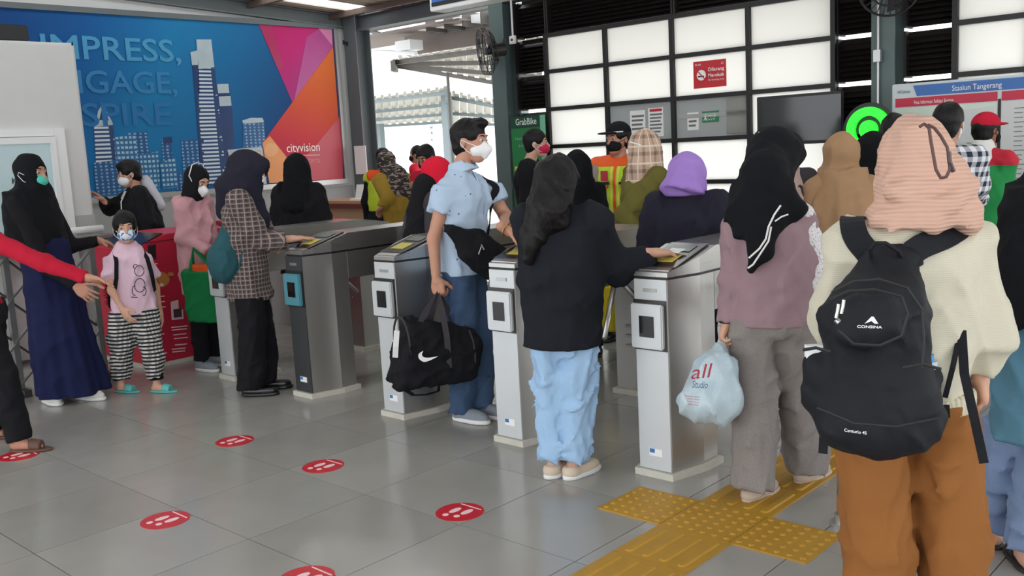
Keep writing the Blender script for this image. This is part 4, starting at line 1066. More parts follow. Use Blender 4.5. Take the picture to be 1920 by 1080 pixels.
def hair_mat():
    t = NT('black_hair'); n = t.noise(1.0, 3, t.co((150, 150, 9))); t.col(t.mix(n, rgb(9, 8, 8), rgb(22, 19, 19))); t.rough(0.5); t.b.inputs['Specular IOR Level'].default_value = 0.25
    t.bump(n, 0.55, 0.006); return t.m
M_hair = hair_mat(); M_brow = plain('dark_brow', (36, 26, 22), 0.8)
M_nail = skin('nail', (214, 168, 152))
AZ0 = -47.29
class Person:
    def __init__(s, label, base, h, a, sk=None, res=0.013, group=None, hs=None, lean=(0, 0), lean2=None, head=(0, 0, 0), sw=1.0, feet=None, grp_feet=True):
        s.k = k = h/1.7; s.h = h; s.res = res; s.sk = sk or SK
        th = math.radians(AZ0+a-90); s.th = th
        s.root = empty('person', (base[0], base[1], 0), th); tag(s.root, label, 'person', group)
        s.base = Vector((base[0], base[1], 0)); s.hs = hs or k**0.5
        n = Vector((-math.sin(YAW), math.cos(YAW), 0)); s.dep = n.dot(s.base); s.n = n
        lx, ly = lean; l2x, l2y = lean2 if lean2 else (lx*1.25, ly*1.25)
        V = lambda x, y, z: Vector((x*k, y*k, z*k))
        J = s.J = {}
        J['pel'] = V(0, 0, 0.93); J['mid'] = V(lx*0.45, ly*0.45, 1.10); J['ch'] = V(lx*0.85, ly*0.85, 1.27); J['nk'] = V(lx, ly-0.01, 1.44)
        J['hd'] = V(l2x, l2y+0.02, 1.70)-Vector((0, 0, 0.115*s.hs))
        for sd, sg in (('L', -1), ('R', 1)):
            J['s'+sd] = V(lx*0.95+sg*0.165*sw, ly*0.95, 1.385); J['e'+sd] = V(lx*0.7+sg*0.225*sw, ly*0.7-0.02, 1.10); J['w'+sd] = V(lx*0.5+sg*0.235*sw, ly*0.5+0.04, 0.85)
            J['h'+sd] = V(sg*0.085, 0, 0.90); J['k'+sd] = V(sg*0.095, 0.015, 0.49); J['a'+sd] = V(sg*0.095, -0.02, 0.085)
        s.toe = {'L': -8, 'R': 8}; s.hand_fields = []; s.fields = {}
        y, p_, t_ = [math.radians(v) for v in head]
        s.HR = Matrix.Rotation(-y, 3, 'Z') @ Matrix.Rotation(-p_, 3, 'X') @ Matrix.Rotation(t_, 3, 'Y')
        s.neck_r = 0.05
    def W(s, px, py, dd=0.0):
        """photo point at this person's distance (+dd) in the person's own frame"""
        d = ray(px, py); t = (s.dep+dd)/d.dot(s.n); p = EYE+d*t-s.base
        c, sn = math.cos(-s.th), math.sin(-s.th)
        return Vector((p.x*c-p.y*sn, p.x*sn+p.y*c, p.z))
    def L(s, x, y, z):
        """world point in the person's own frame"""
        p = Vector((x, y, z))-s.base; c, sn = math.cos(-s.th), math.sin(-s.th)
        return Vector((p.x*c-p.y*sn, p.x*sn+p.y*c, p.z))
    def set(s, **kw):
        for n, v in kw.items(): s.J[n] = s.W(*v) if not isinstance(v, Vector) else v
    def foot(s, sd, px, py, toe=None):
        """stand the ankle above a floor point of the photo"""
        p = onG(px, py)-s.base; c, sn = math.cos(-s.th), math.sin(-s.th)
        s.J['a'+sd] = Vector((p.x*c-p.y*sn, p.x*sn+p.y*c, 0.085*s.k)); s.J['k'+sd] = (s.J['h'+sd]+s.J['a'+sd])*0.5+Vector((0, 0.03*s.k, 0))
        if toe is not None: s.toe[sd] = toe
    def hx(s, f): return s_xf(f, s.J['hd'], np.array(s.HR), s.hs)
    def hp(s, p): return s.HR @ (Vector(p)*s.hs) + s.J['hd']
    def head_field(s, neck=True):
        it = [s_ell((0, -.015, .03), (.073, .093, .085)), (s_ell((0, .03, -.045), (.056, .06, .070)), .04), (s_ell((0, .055, -.095), (.03, .03, .025)), .03),
              (s_cone((-.032, .076, .022), (.032, .076, .022), .013), .02), (s_cone((0, .088, .006), (0, .107, -.030), .007, .013), .012),
              (s_ell((.075, -.012, -.012), (.008, .018, .030)), .008), (s_ell((-.075, -.012, -.012), (.008, .018, .030)), .008), (s_ell((0, .088, -.066), (.022, .010, .009)), .01)]
        f = s_union(it, .03)
        f = s_cut(f, [s_ell((.032, .100, .003), (.017, .016, .0075)), s_ell((-.032, .100, .003), (.017, .016, .0075))], .010)
        return s.hx(f)
    def body_field(s):
        J = s.J; k = s.k
        it = [s_econe(J['pel']-Vector((0, 0, .04*k)), J['mid'], (.145*k, .10*k), (.12*k, .085*k)), s_econe(J['mid'], J['ch'], (.12*k, .085*k), (.14*k, .095*k)),
              s_econe(J['ch'], J['nk']-Vector((0, 0, .05*k)), (.14*k, .095*k), (.09*k, .06*k)), s_cone(J['sL'], J['sR'], .045*k)]
        nt = s.hp((0, -.02, -.06)); it.append((s_cone(J['nk']-Vector((0, 0, .04*k)), nt, s.neck_r*k*1.05, s.neck_r*k), .03))
        for d in 'LR':
            it += [(s_cone(J['s'+d], J['e'+d], .046*k, .037*k), .03), (s_cone(J['e'+d], J['w'+d], .037*k, .027*k), .02),
                   (s_cone(J['h'+d], J['k'+d], .072*k, .05*k), .03), (s_cone(J['k'+d], J['a'+d], .05*k, .034*k), .02)]
            t = math.radians(s.toe[d]); dv = Vector((math.sin(t), math.cos(t), 0)); a = J['a'+d]
            it += [(s_cone(a+Vector((0, 0, -.04*k)), a+dv*.12*k+Vector((0, 0, -.055*k)), .036*k, .026*k), .02), (s_cone(a+Vector((0, 0, -.045*k))-dv*.035*k, a+Vector((0, 0, -.03*k)), .032*k, .032*k), .02)]
        return s_union(it, .04)
    def hand(s, sd, d, n, curl=0.4, spread=0.0, thumb=0.5, sc=1.0):
        """palm and five fingers; d = finger direction, n = palm normal (local frame)"""
        k = s.k**0.7*sc; d = Vector(d).normalized(); n = Vector(n); n = (n-d*n.dot(d)).normalized()
        t = d.cross(n) if sd == 'R' else n.cross(d)
        w_ = s.J['w'+sd]; it = [s_cone(w_-d*.03*k, w_+d*.02*k, .025*k, .024*k)]
        R = np.array([t, d, n]).T
        it.append((s_ell(w_+d*.055*k, (.041*k, .052*k, .017*k), R), .02))
        for i, (o, L, r) in enumerate(((.030, .072, .0088), (.010, .080, .0092), (-.010, .074, .0088), (-.029, .058, .0078))):
            p = w_+d*(.088-.004*abs(i-1))*k+t*o*k; ang = 0.0; dd = (d+t*spread*(o/.03)).normalized()
            q0 = w_+d*.05*k+t*o*0.8*k; it.append((s_cone(q0, p, .012*k, r*1.1*k), .012))
            for j, (fr, m) in enumerate(((.45, .8), (.31, 1.0), (.24, .7))):
                ang += curl*m*(1+0.06*i); v = (dd*math.cos(ang)+n*math.sin(ang)).normalized(); e = p+v*L*fr*k
                it.append((s_cone(p, e, r*(1-.07*j)*k, r*(.95-.07*j)*k), .004)); p = e
        p = w_+d*.022*k+t*.026*k; v = (t*(.75-.3*thumb)+d*(.6)+n*(.25+.5*thumb)).normalized()
        for L, r in ((.038, .013), (.03, .0105), (.024, .009)):
            e = p+v*L*k; it.append((s_cone(p, e, r*k, r*.9*k), .008)); p = e; v = (v+d*.35+n*.25*thumb).normalized()
        s.hand_fields.append(s_union(it, .012)); s.grip = w_+d*.075*k+n*.03*k
        return s.grip
    def build_body(s, face=True, hands=True, brow=True):
        parts = []
        V, Q = nets(s.body_field(), max(.014, s.res)); parts.append((relax(V, Q, 1), Q))
        V, Q = nets(s.head_field(), .0065 if face else .011); parts.append((relax(V, Q, 1, .4), Q))
        for f in s.hand_fields:
            V, Q = nets(f, .0046); parts.append((relax(V, Q, 1, .4), Q))
        s.body = obj('body', soup(parts), s.sk, s.root)
        if face:
            for sg in (-1, 1):
                c = s.hp((sg*.032, .0785, .003)); e = obj('eye', ball(c, .0118*s.hs), M_eyew, s.root, smooth=True)
                c2 = s.hp((sg*.032, .0840, .002)); obj('iris', ball(c2, .0078*s.hs), M_iris, e, smooth=True)
                if brow: obj('eyebrow', MB().tube([s.hp((sg*.014, .0935, .024)), s.hp((sg*.032, .0905, .030)), s.hp((sg*.050, .078, .026))], [.003, .004, .002], 6), M_brow, s.root)
    # ---------------------------------------------------------------- garments
    def torso(s, hem, hip=(.175, .13), mid=(.155, .12), ch=(.175, .13), sh=.062, top=.0):
        J = s.J; k = s.k; lo = Vector((J['pel'].x*.6, J['pel'].y*.6, hem-.05))
        lo = Vector((J['pel'].x, J['pel'].y, min(hem-.03, J['pel'].z-.02)))
        sc = lambda w_: (w_[0]*k, w_[1]*k)
        return [s_econe(lo, J['mid'], sc(hip), sc(mid)), s_econe(J['mid'], J['ch'], sc(mid), sc(ch)), s_econe(J['ch'], J['nk']-Vector((0, 0, .06*k)), sc(ch), (.10*k, .075*k)),
                (s_cone(J['sL'], J['sR'], sh*k), .05)]
    def sleeves(s, kind='long', r=(.066, .056, .046), which='LR', cuff=0.0):
        J = s.J; k = s.k; it = []
        for d in which:
            if kind == 'long':
                w_ = J['w'+d]; e = J['e'+d]; dv = (w_-e).normalized()
                it += [(s_cone(J['s'+d], e, r[0]*k, r[1]*k), .03), (s_cone(e, w_+dv*cuff, r[1]*k, r[2]*k, cap=True), .012)]
            else:
                e = J['s'+d].lerp(J['e'+d], kind); it.append((s_cone(J['s'+d], e, r[0]*k, r[1]*k, cap=True), .03))
        return it
    def wear(s, name, items, m, hem=None, amp=.006, fs=11, seed=1, cuts=(), k=.04, res=None, neck=True, stretch=(1, 1, .6), post=None, it=1):
        f = s_union(items, k)
        if amp: f = s_fold(f, amp*1.35, fs/s.k, seed, stretch)
        if post: f = post(f)
        c = list(cuts)
        if hem is not None: c.append(lambda P, z=hem: P[:, 2]-z)
        if neck: c.append(s_cone(s.J['nk']+Vector((0, .01, .0)), s.hp((0, -.0, -.05)), .058*s.k, .058*s.k))
        if c: f = s_cut(f, c)
        s.fields[name] = f
        return surf(name, f, m, s.root, res or s.res, it)
    def shirt(s, m, hem, name='shirt', sl='long', r=(.066, .056, .046), which='LR', hip=(.175, .13), mid=(.155, .12), ch=(.175, .13), extra=(), cuff=0.0, **kw):
        s.hemz = hem
        return s.wear(name, s.torso(hem, hip, mid, ch)+s.sleeves(sl, r, which, cuff)+list(extra), m, hem, **kw)
    def trousers(s, *a, **kw): s.later = (a, kw)
    def flush(s):
        if getattr(s, 'later', None): s.make_trousers(*s.later[0], **s.later[1]); s.later = None
    def make_trousers(s, m, hem=.07, r=(.095, .075, .06), waist=1.0, hip=(.165, .12), name='trousers', amp=.006, fs=13, seed=3, res=None, extra=()):
        J = s.J; k = s.k; it = [s_econe(Vector((J['pel'].x, J['pel'].y, .86*k)), Vector((J['pel'].x, J['pel'].y, waist*k)), (hip[0]*k, hip[1]*k), (hip[0]*.9*k, hip[1]*.9*k))]
        for d in 'LR':
            a = J['a'+d]; kn = J['k'+d]; e = Vector((a.x, a.y, a.z)); t = (kn.z-hem)/(kn.z-a.z) if kn.z > a.z else 1; e = kn+(a-kn)*t
            it += [(s_cone(J['h'+d], kn, r[0]*k, r[1]*k), .03), (s_cone(kn, e, r[1]*k, r[2]*k, cap=True), .015)]
        f = s_fold(s_union(it+list(extra), .03), amp*1.35, fs/k, seed, (1, 1, .7))
        if getattr(s, 'hemz', None): f = s_cut(f, [lambda P, z=s.hemz+.03: z-P[:, 2]]); f.bb = (f.bb[0], np.array([f.bb[1][0], f.bb[1][1], min(f.bb[1][2], s.hemz+.04)]))
        s.fields[name] = f
        return surf(name, f, m, s.root, res or s.res)
    def shoes(s, m, ms, hi=.085, name='shoe', w_=1.0, sole=.026):
        s.flush()
        for d in 'LR':
            a = s.J['a'+d]; t = math.radians(s.toe[d]); R = np.array(Matrix.Rotation(-t, 3, 'Z'))
            z0 = a.z-.085*s.k
            up = s_union([s_ell((0, .065, .035), (.044*w_, .128, .044)), (s_cone((0, -.02, .045), (0, -.016, hi), .043*w_, .038*w_), .03)], .03)
            up = s_cut(up, [lambda P: P[:, 2]-.014, lambda P: (hi-P[:, 2])])
            so = s_cut(s_union([s_ell((0, .09, .012), (.049*w_, .112, .05)), (s_ell((0, -.01, .012), (.042*w_, .062, .05)), .03)], .02), [lambda P: P[:, 2]-.0, lambda P: sole-P[:, 2]])
            c = Vector((a.x, a.y, z0)); sc = s.k**.8
            o = surf(name, s_xf(up, c, R, sc), m, s.root, .0085); surf('sole', s_xf(so, c, R, sc), ms, o, .007)
    def sandals(s, m, name='sandal', ms=None):
        s.flush()
        for d in 'LR':
            a = s.J['a'+d]; t = math.radians(s.toe[d]); R = np.array(Matrix.Rotation(-t, 3, 'Z')); c = Vector((a.x, a.y, a.z-.085*s.k)); sc = s.k**.8
            so = s_cut(s_union([s_ell((0, .09, .01), (.049, .112, .05)), (s_ell((0, -.01, .01), (.042, .062, .05)), .03)], .02), [lambda P: P[:, 2]-.0, lambda P: .018-P[:, 2]])
            o = surf(name, s_xf(so, c, R, sc), ms or m, s.root, .007)
            st = s_and(s_shell(s_cone((0, 0.0, .045), (0, .14, .028), .040, .032), .006), s_box((0, .10, .05), (.06, .035, .05), .01)); st.bb = (_V((-.06, .05, 0)), _V((.06, .15, .1)))
            surf('strap', s_cut(s_xf(st, c, R, sc), [lambda P: P[:, 2]-.012]), m, o, .0065)
    def mask(s, m, kind='flat', strap=None, out=0.0, headloop=False):
        if kind == 'beak': f = s_union([s_ell((0, .04, -.052), (.062, .064, .048)), (s_cone((0, .086, -.016), (0, .112, -.046), .018, .018), .025), (s_cone((0, .112, -.046), (0, .09, -.085), .018, .018), .02)], .03)
        else: f = s_ell((0, .04, -.052), (.064, .076, .053))
        f = s_cut(f, [lambda P: P[:, 1]-.022-.25*np.abs(P[:, 2]+.05)]); g = s.hx(f); o = surf('face_mask', g, m, s.root, .0075)
        e = .004+out
        for sg in (-1, 1):
            if headloop: pts = [(sg*.06, .055, -.03), (sg*(.082+out), .0, .045), (sg*.055, -.03, .112+out), (0, -.04, .122+out)]
            else: pts = [(sg*.058, .06, -.028), (sg*(.076+e), .015, -.010), (sg*(.08+e), -.014, .004), (sg*(.082+e), -.022, -.016), (sg*(.074+e), .012, -.055), (sg*.055, .052, -.08)]
            obj('ear_loop', MB().tube([s.hp(p) for p in pts], .0022*s.hs if not headloop else .004, 6), strap or m, o)
        return o
    def hair(s, m=None, inflate=.012, cutf=(.074, .085, .088), extra=(), name='hair', res=.009, fc=(0, .118, -.036), ears=False):
        it = [s_ell((0, -.017, .034), (.073+inflate, .093+inflate, .083+inflate)), (s_ell((0, -.05, -.035), (.062, .055, .062)), .03)]+list(extra)
        f = s_cut(s_union(it, .02), [s_ell(fc, cutf)]+([s_ell((sg*.085, .004, -.03), (.026, .042, .045)) for sg in (-1, 1)] if (ears or not extra) else []), .008)
        return surf(name, s_fold(s.hx(f), .0035, 95, 5, (1, 1, .6)), m or M_hair, s.root, res)
    def hijab(s, m, drape=(), hood=(.089, .110, .104), under=True, name='headscarf', cutface=True, amp=.005, fs=14, seed=2, res=None, face=(.052, .085, .076), extra=(), post=None, cuts=(), hc=(0, -.015, .022)):
        hd = [s.hx(s_ell(hc, hood)), (s.hx(s_ell((0, .012, -.065), (.080, .088, .085))), .05), (s.hx(s_cone((0, -.01, -.09), (0, -.02, -.16), .078, .085)), .04)]
        f = s_union(hd+[(d, .05) if not isinstance(d, tuple) else d for d in drape]+list(extra), .05)
        f = s_fold(f, amp, fs/s.k, seed, (1, 1, .7))
        if post: f = post(f)
        c = list(cuts)
        if cutface: c.append(s.hx(s_ell((0, .125, -.014), face)))
        f = s_cut(f, c, .006) if c else f
        s.fields[name] = f
        return surf(name, f, m, s.root, res or min(s.res, .011))
    def cape(s, zl, w0=(.10, .095), w1=(.19, .15), dy=0.0, dx=0.0):
        k = s.k; nk = s.J['nk']
        return s_econe(nk+Vector((0, 0, .02*k)), Vector((nk.x*.9+dx*k, nk.y*.9+dy*k, zl)), (w0[0]*k, w0[1]*k), (w1[0]*k, w1[1]*k), cap=True)

def held(o, label, cat): return tag(o, label, cat)

# =================================================================== PEOPLE: patterned cloth
def lines_mask(t, v, freq, wdt, off=0.0):
    return t.math('LESS_THAN', t.math('FRACT', t.math('ADD', t.math('MULTIPLY', v, freq), off)), wdt)
def m_plaid(name, base, light, dark, f=26.0, w1=0.16, w2=0.3):
    t = NT(name); s = t.sep(t.co()); x = t.math('MULTIPLY', t.math('ARCTAN2', s[0], s[1]), 0.16); z = s[2]
    a = lines_mask(t, x, f, w2); b = lines_mask(t, z, f, w2); c = t.math('MULTIPLY', t.math('ADD', a, b), 0.5)
    col = t.mix(c, rgb(*base), rgb(*dark))
    l = t.math('MAXIMUM', lines_mask(t, x, f, w1, 0.5), lines_mask(t, z, f, w1, 0.5)); col = t.mix(t.math('MULTIPLY', l, 0.8), col, rgb(*light))
    t.col(col); t.rough(0.9); t.bump(t.noise(14, 2), 0.25, 0.012); return t.m
def m_stripe(name, c1, c2, f, wdt=0.5, f2=0.0):
    t = NT(name); s = t.sep(t.co()); a = lines_mask(t, s[2], f, wdt)
    col = t.mix(a, rgb(*c1), rgb(*c2))
    if f2: col = t.mix(t.math('MULTIPLY', lines_mask(t, t.math('ADD', s[0], t.math('MULTIPLY', s[1], .7)), f2, 0.5), 0.45), col, rgb(*c1))
    t.col(col); t.rough(0.9); t.bump(t.noise(14, 2), 0.25, 0.012); return t.m
def m_check(name, c1, c2, f):
    t = NT(name); s = t.sep(t.co()); a = lines_mask(t, t.math('ADD', s[0], s[1]), f, 0.5); b = lines_mask(t, s[2], f, 0.5)
    t.col(t.mix(t.math('MULTIPLY', t.math('ADD', a, b), 0.5), rgb(*c1), rgb(*c2))); t.rough(0.9); t.bump(t.noise(14, 2), 0.25, 0.012); return t.m
def m_dots(name, c, d, scale, rad):
    t = NT(name); v = t.add('ShaderNodeTexVoronoi'); v.inputs['Scale'].default_value = scale; t.link(t.co(), v.inputs['Vector'])
    t.col(t.mix(t.math('LESS_THAN', v.outputs['Distance'], rad), t.mix(t.noise(5, 3), rgb(*[x*.95 for x in c]), rgb(*c)), rgb(*d))); t.rough(0.9); t.bump(t.noise(14, 2), 0.3, 0.012); return t.m
def m_spots(name, c, d, scale=30, thr=0.5, st=(1, 1, 3)):
    t = NT(name); n = t.noise(scale, 3, t.co(st)); t.col(t.mix(t.math('GREATER_THAN', n, thr), rgb(*c), rgb(*d))); t.rough(0.85); return t.m
def m_rib(name, c, f=120.0, amt=0.35, ax=2):
    t = NT(name); s = t.sep(t.co()); b = rgb(*c)
    z = t.math('ADD', s[ax], t.math('MULTIPLY', t.noise(6, 2), 0.02)); h = t.math('SINE', t.math('MULTIPLY', z, f*6.283))
    t.col(t.mix(t.ramp(h, -1, 1), tuple(v*0.9 for v in b[:3])+(1,), b)); t.rough(0.85); t.bump(h, amt, 0.004); return t.m
F_black = fabric('black_cloth', (24, 24, 28), bump=0.35); F_navy = fabric('navy_cloth', (27, 31, 66)); F_dnavy = fabric('dark_navy_cloth', (36, 35, 48)); F_blk2 = fabric('soft_black_cloth', (17, 18, 22), bump=0.4); F_jkt = fabric('blue_black_jacket', (28, 31, 38), bump=0.4)
F_red = fabric('crimson_knit', (176, 26, 50)); F_pink = fabric('dusty_pink_cloth', (200, 150, 156)); F_lpink = fabric('pale_pink_cotton', (228, 194, 210)); F_teal = fabric('teal_bag_cloth', (44, 84, 92), bump=0.5)
F_green = fabric('green_bag_cloth', (24, 112, 62)); F_denim = fabric('blue_denim', (62, 82, 110), bump=0.4, vary=0.25); F_lblue = fabric('light_blue_cotton', (158, 190, 222), bump=0.5)
F_mauve = fabric('mauve_jersey', (150, 124, 130)); F_greyp = m_dots('grey_tweed', (140, 132, 128), (112, 106, 104), 320, 0.35); F_cream = m_rib('cream_knit', (204, 198, 178), 170, 0.12); F_brown = fabric('brown_cotton', (142, 92, 48), bump=0.4)
F_peach = m_rib('peach_ribbed_scarf', (206, 166, 147), 85, 0.35); F_tan = fabric('tan_scarf', (160, 126, 94)); F_purple = fabric('lilac_scarf', (158, 124, 196)); F_olive = fabric('olive_coat', (104, 98, 48)); F_mustard = fabric('mustard_knit', (150, 122, 48))
F_dgrey = fabric('charcoal_cloth', (62, 58, 62)); F_redsc = fabric('red_scarf', (214, 30, 56)); F_taupe = fabric('taupe_uniform', (150, 138, 130)); F_white = fabric('white_cotton', (226, 224, 222)); F_tealsh = fabric('steel_blue_tunic', (86, 128, 148)); F_ljean = fabric('pale_denim', (120, 138, 170), bump=0.4)
F_plaid = m_plaid('brown_plaid', (88, 76, 74), (160, 144, 136), (56, 48, 50), 34.0); F_ging = m_stripe('gingham', (28, 28, 32), (210, 206, 202), 38.0, 0.5, 38.0); F_dot = m_dots('pale_blue_dotted_cotton', (178, 198, 220), (66, 84, 112), 19.0, 0.10)
F_chk = m_check('navy_white_check', (226, 228, 232), (40, 46, 66), 17.0); F_leop = m_spots('dark_leopard_scarf', (42, 36, 36), (150, 134, 122), 22, 0.56, (1, 1, 3)); F_bur = m_plaid('beige_plaid_scarf', (190, 162, 140), (226, 210, 192), (120, 96, 84), 9.0, 0.10, 0.22)
M_green_m = fabric('mint_mask', (86, 196, 178)); M_wmask = fabric('white_mask', (232, 232, 232), bump=0.1); M_bmask = fabric('black_mask', (26, 26, 28)); M_rmask = fabric('red_mask', (196, 44, 84)); M_bluemask = m_spots('blue_camouflage_mask', (226, 230, 236), (64, 128, 190), 42, 0.52, (1, 1, 1))
M_sneak = fabric('grey_sneaker', (132, 138, 146), bump=0.4); M_wsole = plain('white_rubber', (222, 222, 220), 0.6); M_bshoe = plain('black_leather', (22, 22, 24), 0.25); M_beige = fabric('beige_shoe', (206, 188, 168)); M_wshoe = fabric('white_sneaker', (220, 216, 208)); M_tslide = plain('teal_slide', (92, 176, 172), 0.6); M_bsand = plain('brown_sandal', (92, 64, 52), 0.6)
M_chrome = plain('chrome', (200, 200, 200), 0.15, metal=1.0)

# =================================================================== PEOPLE AND WHAT THEY CARRY
def gb(px, py):
    p = onG(px, py); return (p.x, p.y)
def bag_root(name, P, label, cat):
    r = empty(name, P.root.location.copy(), P.th); tag(r, label, cat); return r
V3 = lambda x, y, z: Vector((x, y, z))

# ---- person in red reaching in from the left edge
P = Person('person in a red long-sleeved top and black trousers reaching in from the left edge', gb(2, 836), 1.52, 95, res=.012, lean=(0, -.13), lean2=(0, -.26))
P.set(sR=(-12, 452, -.12), eR=(78, 492, -.22), wR=(160, 520, -.22)); P.foot('R', 40, 846, 8); P.foot('L', -10, 822, 0)
P.hand('R', P.W(205, 528, -.22)-P.J['wR'], V3(0, 0, -1)+V3(.4, 0, 0), .18, .25, .2)
P.build_body(face=False)
P.trousers(F_black, hem=.06, r=(.10, .085, .08), seed=2)
P.shirt(F_red, P.W(10, 570).z, r=(.062, .052, .036), hip=(.16, .125), mid=(.14, .11), ch=(.16, .12), amp=.005, name='red_top')
P.hijab(F_black, ()); P.sandals(M_bsand)

# ---- person in black headscarf and navy dress
P = Person('person in black headscarf and long navy dress with mint green mask, at left', gb(128, 748), 1.66, 82, SK, .012, lean=(0, -.10), lean2=(0, -.085), head=(8, 4, 0))
P.set(eR=(88, 498, -.18), wR=(142, 537, -.22), eL=(132, 462, .16), wL=(184, 451, .20)); P.foot('R', 92, 754, 36); P.foot('L', 156, 748, 14)
P.hand('R', P.W(190, 570, -.27)-P.J['wR'], V3(-.8, 0, -.4), .3, .2, .3); P.hand('L', P.W(235, 468, .22)-P.J['wL'], V3(.3, .3, -1), .3, .1, .3)
P.build_body()
k = P.k; J = P.J
def navy_post(f): return s_pleat(f, .016, 6, (0, .06), 1.0, 0.1, 2)
P.wear('dress', P.torso(.9*k, (.16, .14), (.15, .135), (.15, .13), .045)+[(s_econe(J['mid'], V3(0, .045, .03), (.16*k, .145*k), (.225, .235), cap=True), .05)], F_navy, .05, amp=.005, post=navy_post)
P.wear('sleeve', P.sleeves('long', (.060, .052, .038)), F_black, amp=.004, neck=False)
P.hijab(F_blk2, [(s_econe(J['nk']+V3(0, 0, .03), V3(J['ch'].x, J['ch'].y+.0, 1.10*k), (.185, .14), (.225, .185), cap=True), .06)], hood=(.092, .116, .106), face=(.050, .080, .072), amp=.006)
P.mask(M_green_m, strap=M_wmask, out=.014)
P.shoes(M_wshoe, M_wsole)

# ---- small child
P = Person('small child in pink t-shirt, gingham trousers and teal slides wearing a mask', gb(268, 735), 1.25, 35, SK2, .010, hs=.90, head=(10, 2, 0))
P.foot('R', 228, 735, -35); P.foot('L', 296, 735, -40)
P.set(sR=(211, 492, 0), sL=(268, 488, .02), eR=(209, 545, -.15), wR=(229, 578, -.20), eL=(292, 540, .14), wL=(300, 585, .16))
P.hand('R', V3(-.25, .4, -.8), V3(-.9, -.2, -.2), .35, .1, .4); P.hand('L', V3(0, .2, -1), V3(.9, 0, 0), .3)
P.build_body()
P.trousers(F_ging, hem=P.W(240, 708).z, r=(.13, .115, .082), hip=(.175, .14), waist=1.02, amp=.008)
for sd in 'LR':
    a = P.J['a'+sd]; obj('trouser_cuff', MB().cyl((a.x, a.y, P.W(240, 712).z), (a.x, a.y, P.W(240, 700).z), .048, 16), F_black, P.root, smooth=True)
P.shirt(F_lpink, P.W(240, 588).z, name='pink_t_shirt', sl=.62, r=(.08, .088), hip=(.205, .145), mid=(.185, .135), ch=(.17, .125), amp=.005)
f = P.fields['pink_t_shirt']
M_lineart = plain('dark_line_print', (70, 60, 72), 0.8)
def shirt_line(pts, closed=False):
    q = []
    for i in range(len(pts)-(0 if closed else 1)):
        a, b = pts[i], pts[(i+1) % len(pts)]
        for t in range(4): q.append((a[0]+(b[0]-a[0])*t/4, a[1]+(b[1]-a[1])*t/4))
    me = MB().tube([P.W(x, y, -.3) for x, y in q], .0032, 5, closed).mesh('m'); conform(me, f, P.W(250, 520, .3)-P.W(250, 520, -.3), .001, 30, 0.0)
    obj('printed_bear_line', me, M_lineart, P.root)
def circ(cx, cy, rx, ry, a0=0, a1=360, n=12): return [(cx+rx*math.cos(math.radians(a0+(a1-a0)*i/n)), cy+ry*math.sin(math.radians(a0+(a1-a0)*i/n))) for i in range(n+1)]
for pts in (circ(261, 508, 9, 10), circ(254, 500, 4, 4, 120, 330), circ(262, 535, 10, 13), circ(252, 545, 4, 9, 60, 300), circ(270, 546, 4, 8, -120, 120), [(246, 557), (262, 558)]): shirt_line(pts)
P.hair(fc=(0, .128, -.048), cutf=(.066, .072, .066), extra=[(s_ell((.05, -.01, -.03), (.032, .06, .055)), .03), (s_ell((-.05, -.01, -.03), (.032, .06, .055)), .03), (s_ell((0, -.04, -.05), (.07, .055, .05)), .03)])
P.mask(M_bluemask, strap=M_wmask); P.sandals(M_tslide)
# her backpack
b = bag_root('child_backpack', P, 'small black backpack with red sequins on the small child', 'backpack')
o = V3(-.0, -.145, .80*P.k/.735)
c = V3(0, -.16, .74)
surf('body', s_union([s_box(c, (.13, .065, .17), .05)], .02), F_black, b, .011)
M_seq = plain('red_sequins', (210, 24, 44), 0.25, metal=0.5, vary=0.6, scale=90)
mb = MB(); random.seed(3)
for i in range(9):
    for j in range(12):
        mb.add(*[(lambda B: (B.v, B.f))(ball((.128+.006, -.215+.012*i, .62+.02*j), .0075, 6, 4, (.5, 1, 1)))][0])
obj('sequins', mb, M_seq, b, kind='stuff')
for sg in (-1, 1):
    obj('strap', MB().ribbon([(sg*.085, -.11, .86), (sg*.085, -.07, .975), (sg*.09, .03, .985), (sg*.10, .102, .93), (sg*.115, .115, .82), (sg*.135, .07, .70)], [(0, -1, .2), (0, -.5, 1), (0, .3, 1), (0, 1, .3), (0, 1, 0), (sg*1, 1, 0)], .026, .008), F_black, b)

# ---- person behind the red cabinet
P = Person('person in black hooded jacket and white mask leaning behind the red cabinet', (-8.30, 4.22), 1.60, -62, SK, .014, lean=(0, .10), head=(0, 10, 0))
P.set(eR=(204, 392, -.1), wR=(196, 378, -.25)); P.hand('R', V3(.1, .5, .6), V3(0, 1, 0), .3); P.build_body()
P.shirt(F_black, .75, name='black_jacket', amp=.008, hip=(.2, .15), mid=(.19, .14), ch=(.2, .15), r=(.08, .07, .055)); P.trousers(F_black)
P.wear('grey_hood', [s_cone(P.W(272, 340, .05), P.W(300, 385, .0), .055, .05)], fabric('pale_grey_hood', (190, 190, 200)), neck=False, amp=.005)
P.hair(extra=[(s_ell((0, .03, .085), (.06, .07, .03)), .03)], fc=(0, .125, -.05)); P.mask(M_wmask); P.shoes(M_bshoe, M_wsole)
for sg in (-1, 1): obj('drawstring', MB().tube([P.J['nk']+V3(sg*.04, .10, -.02), P.J['ch']+V3(sg*.05, .155, .05), P.J['ch']+V3(sg*.06, .165, -.1)], .006, 6), F_white, P.root)

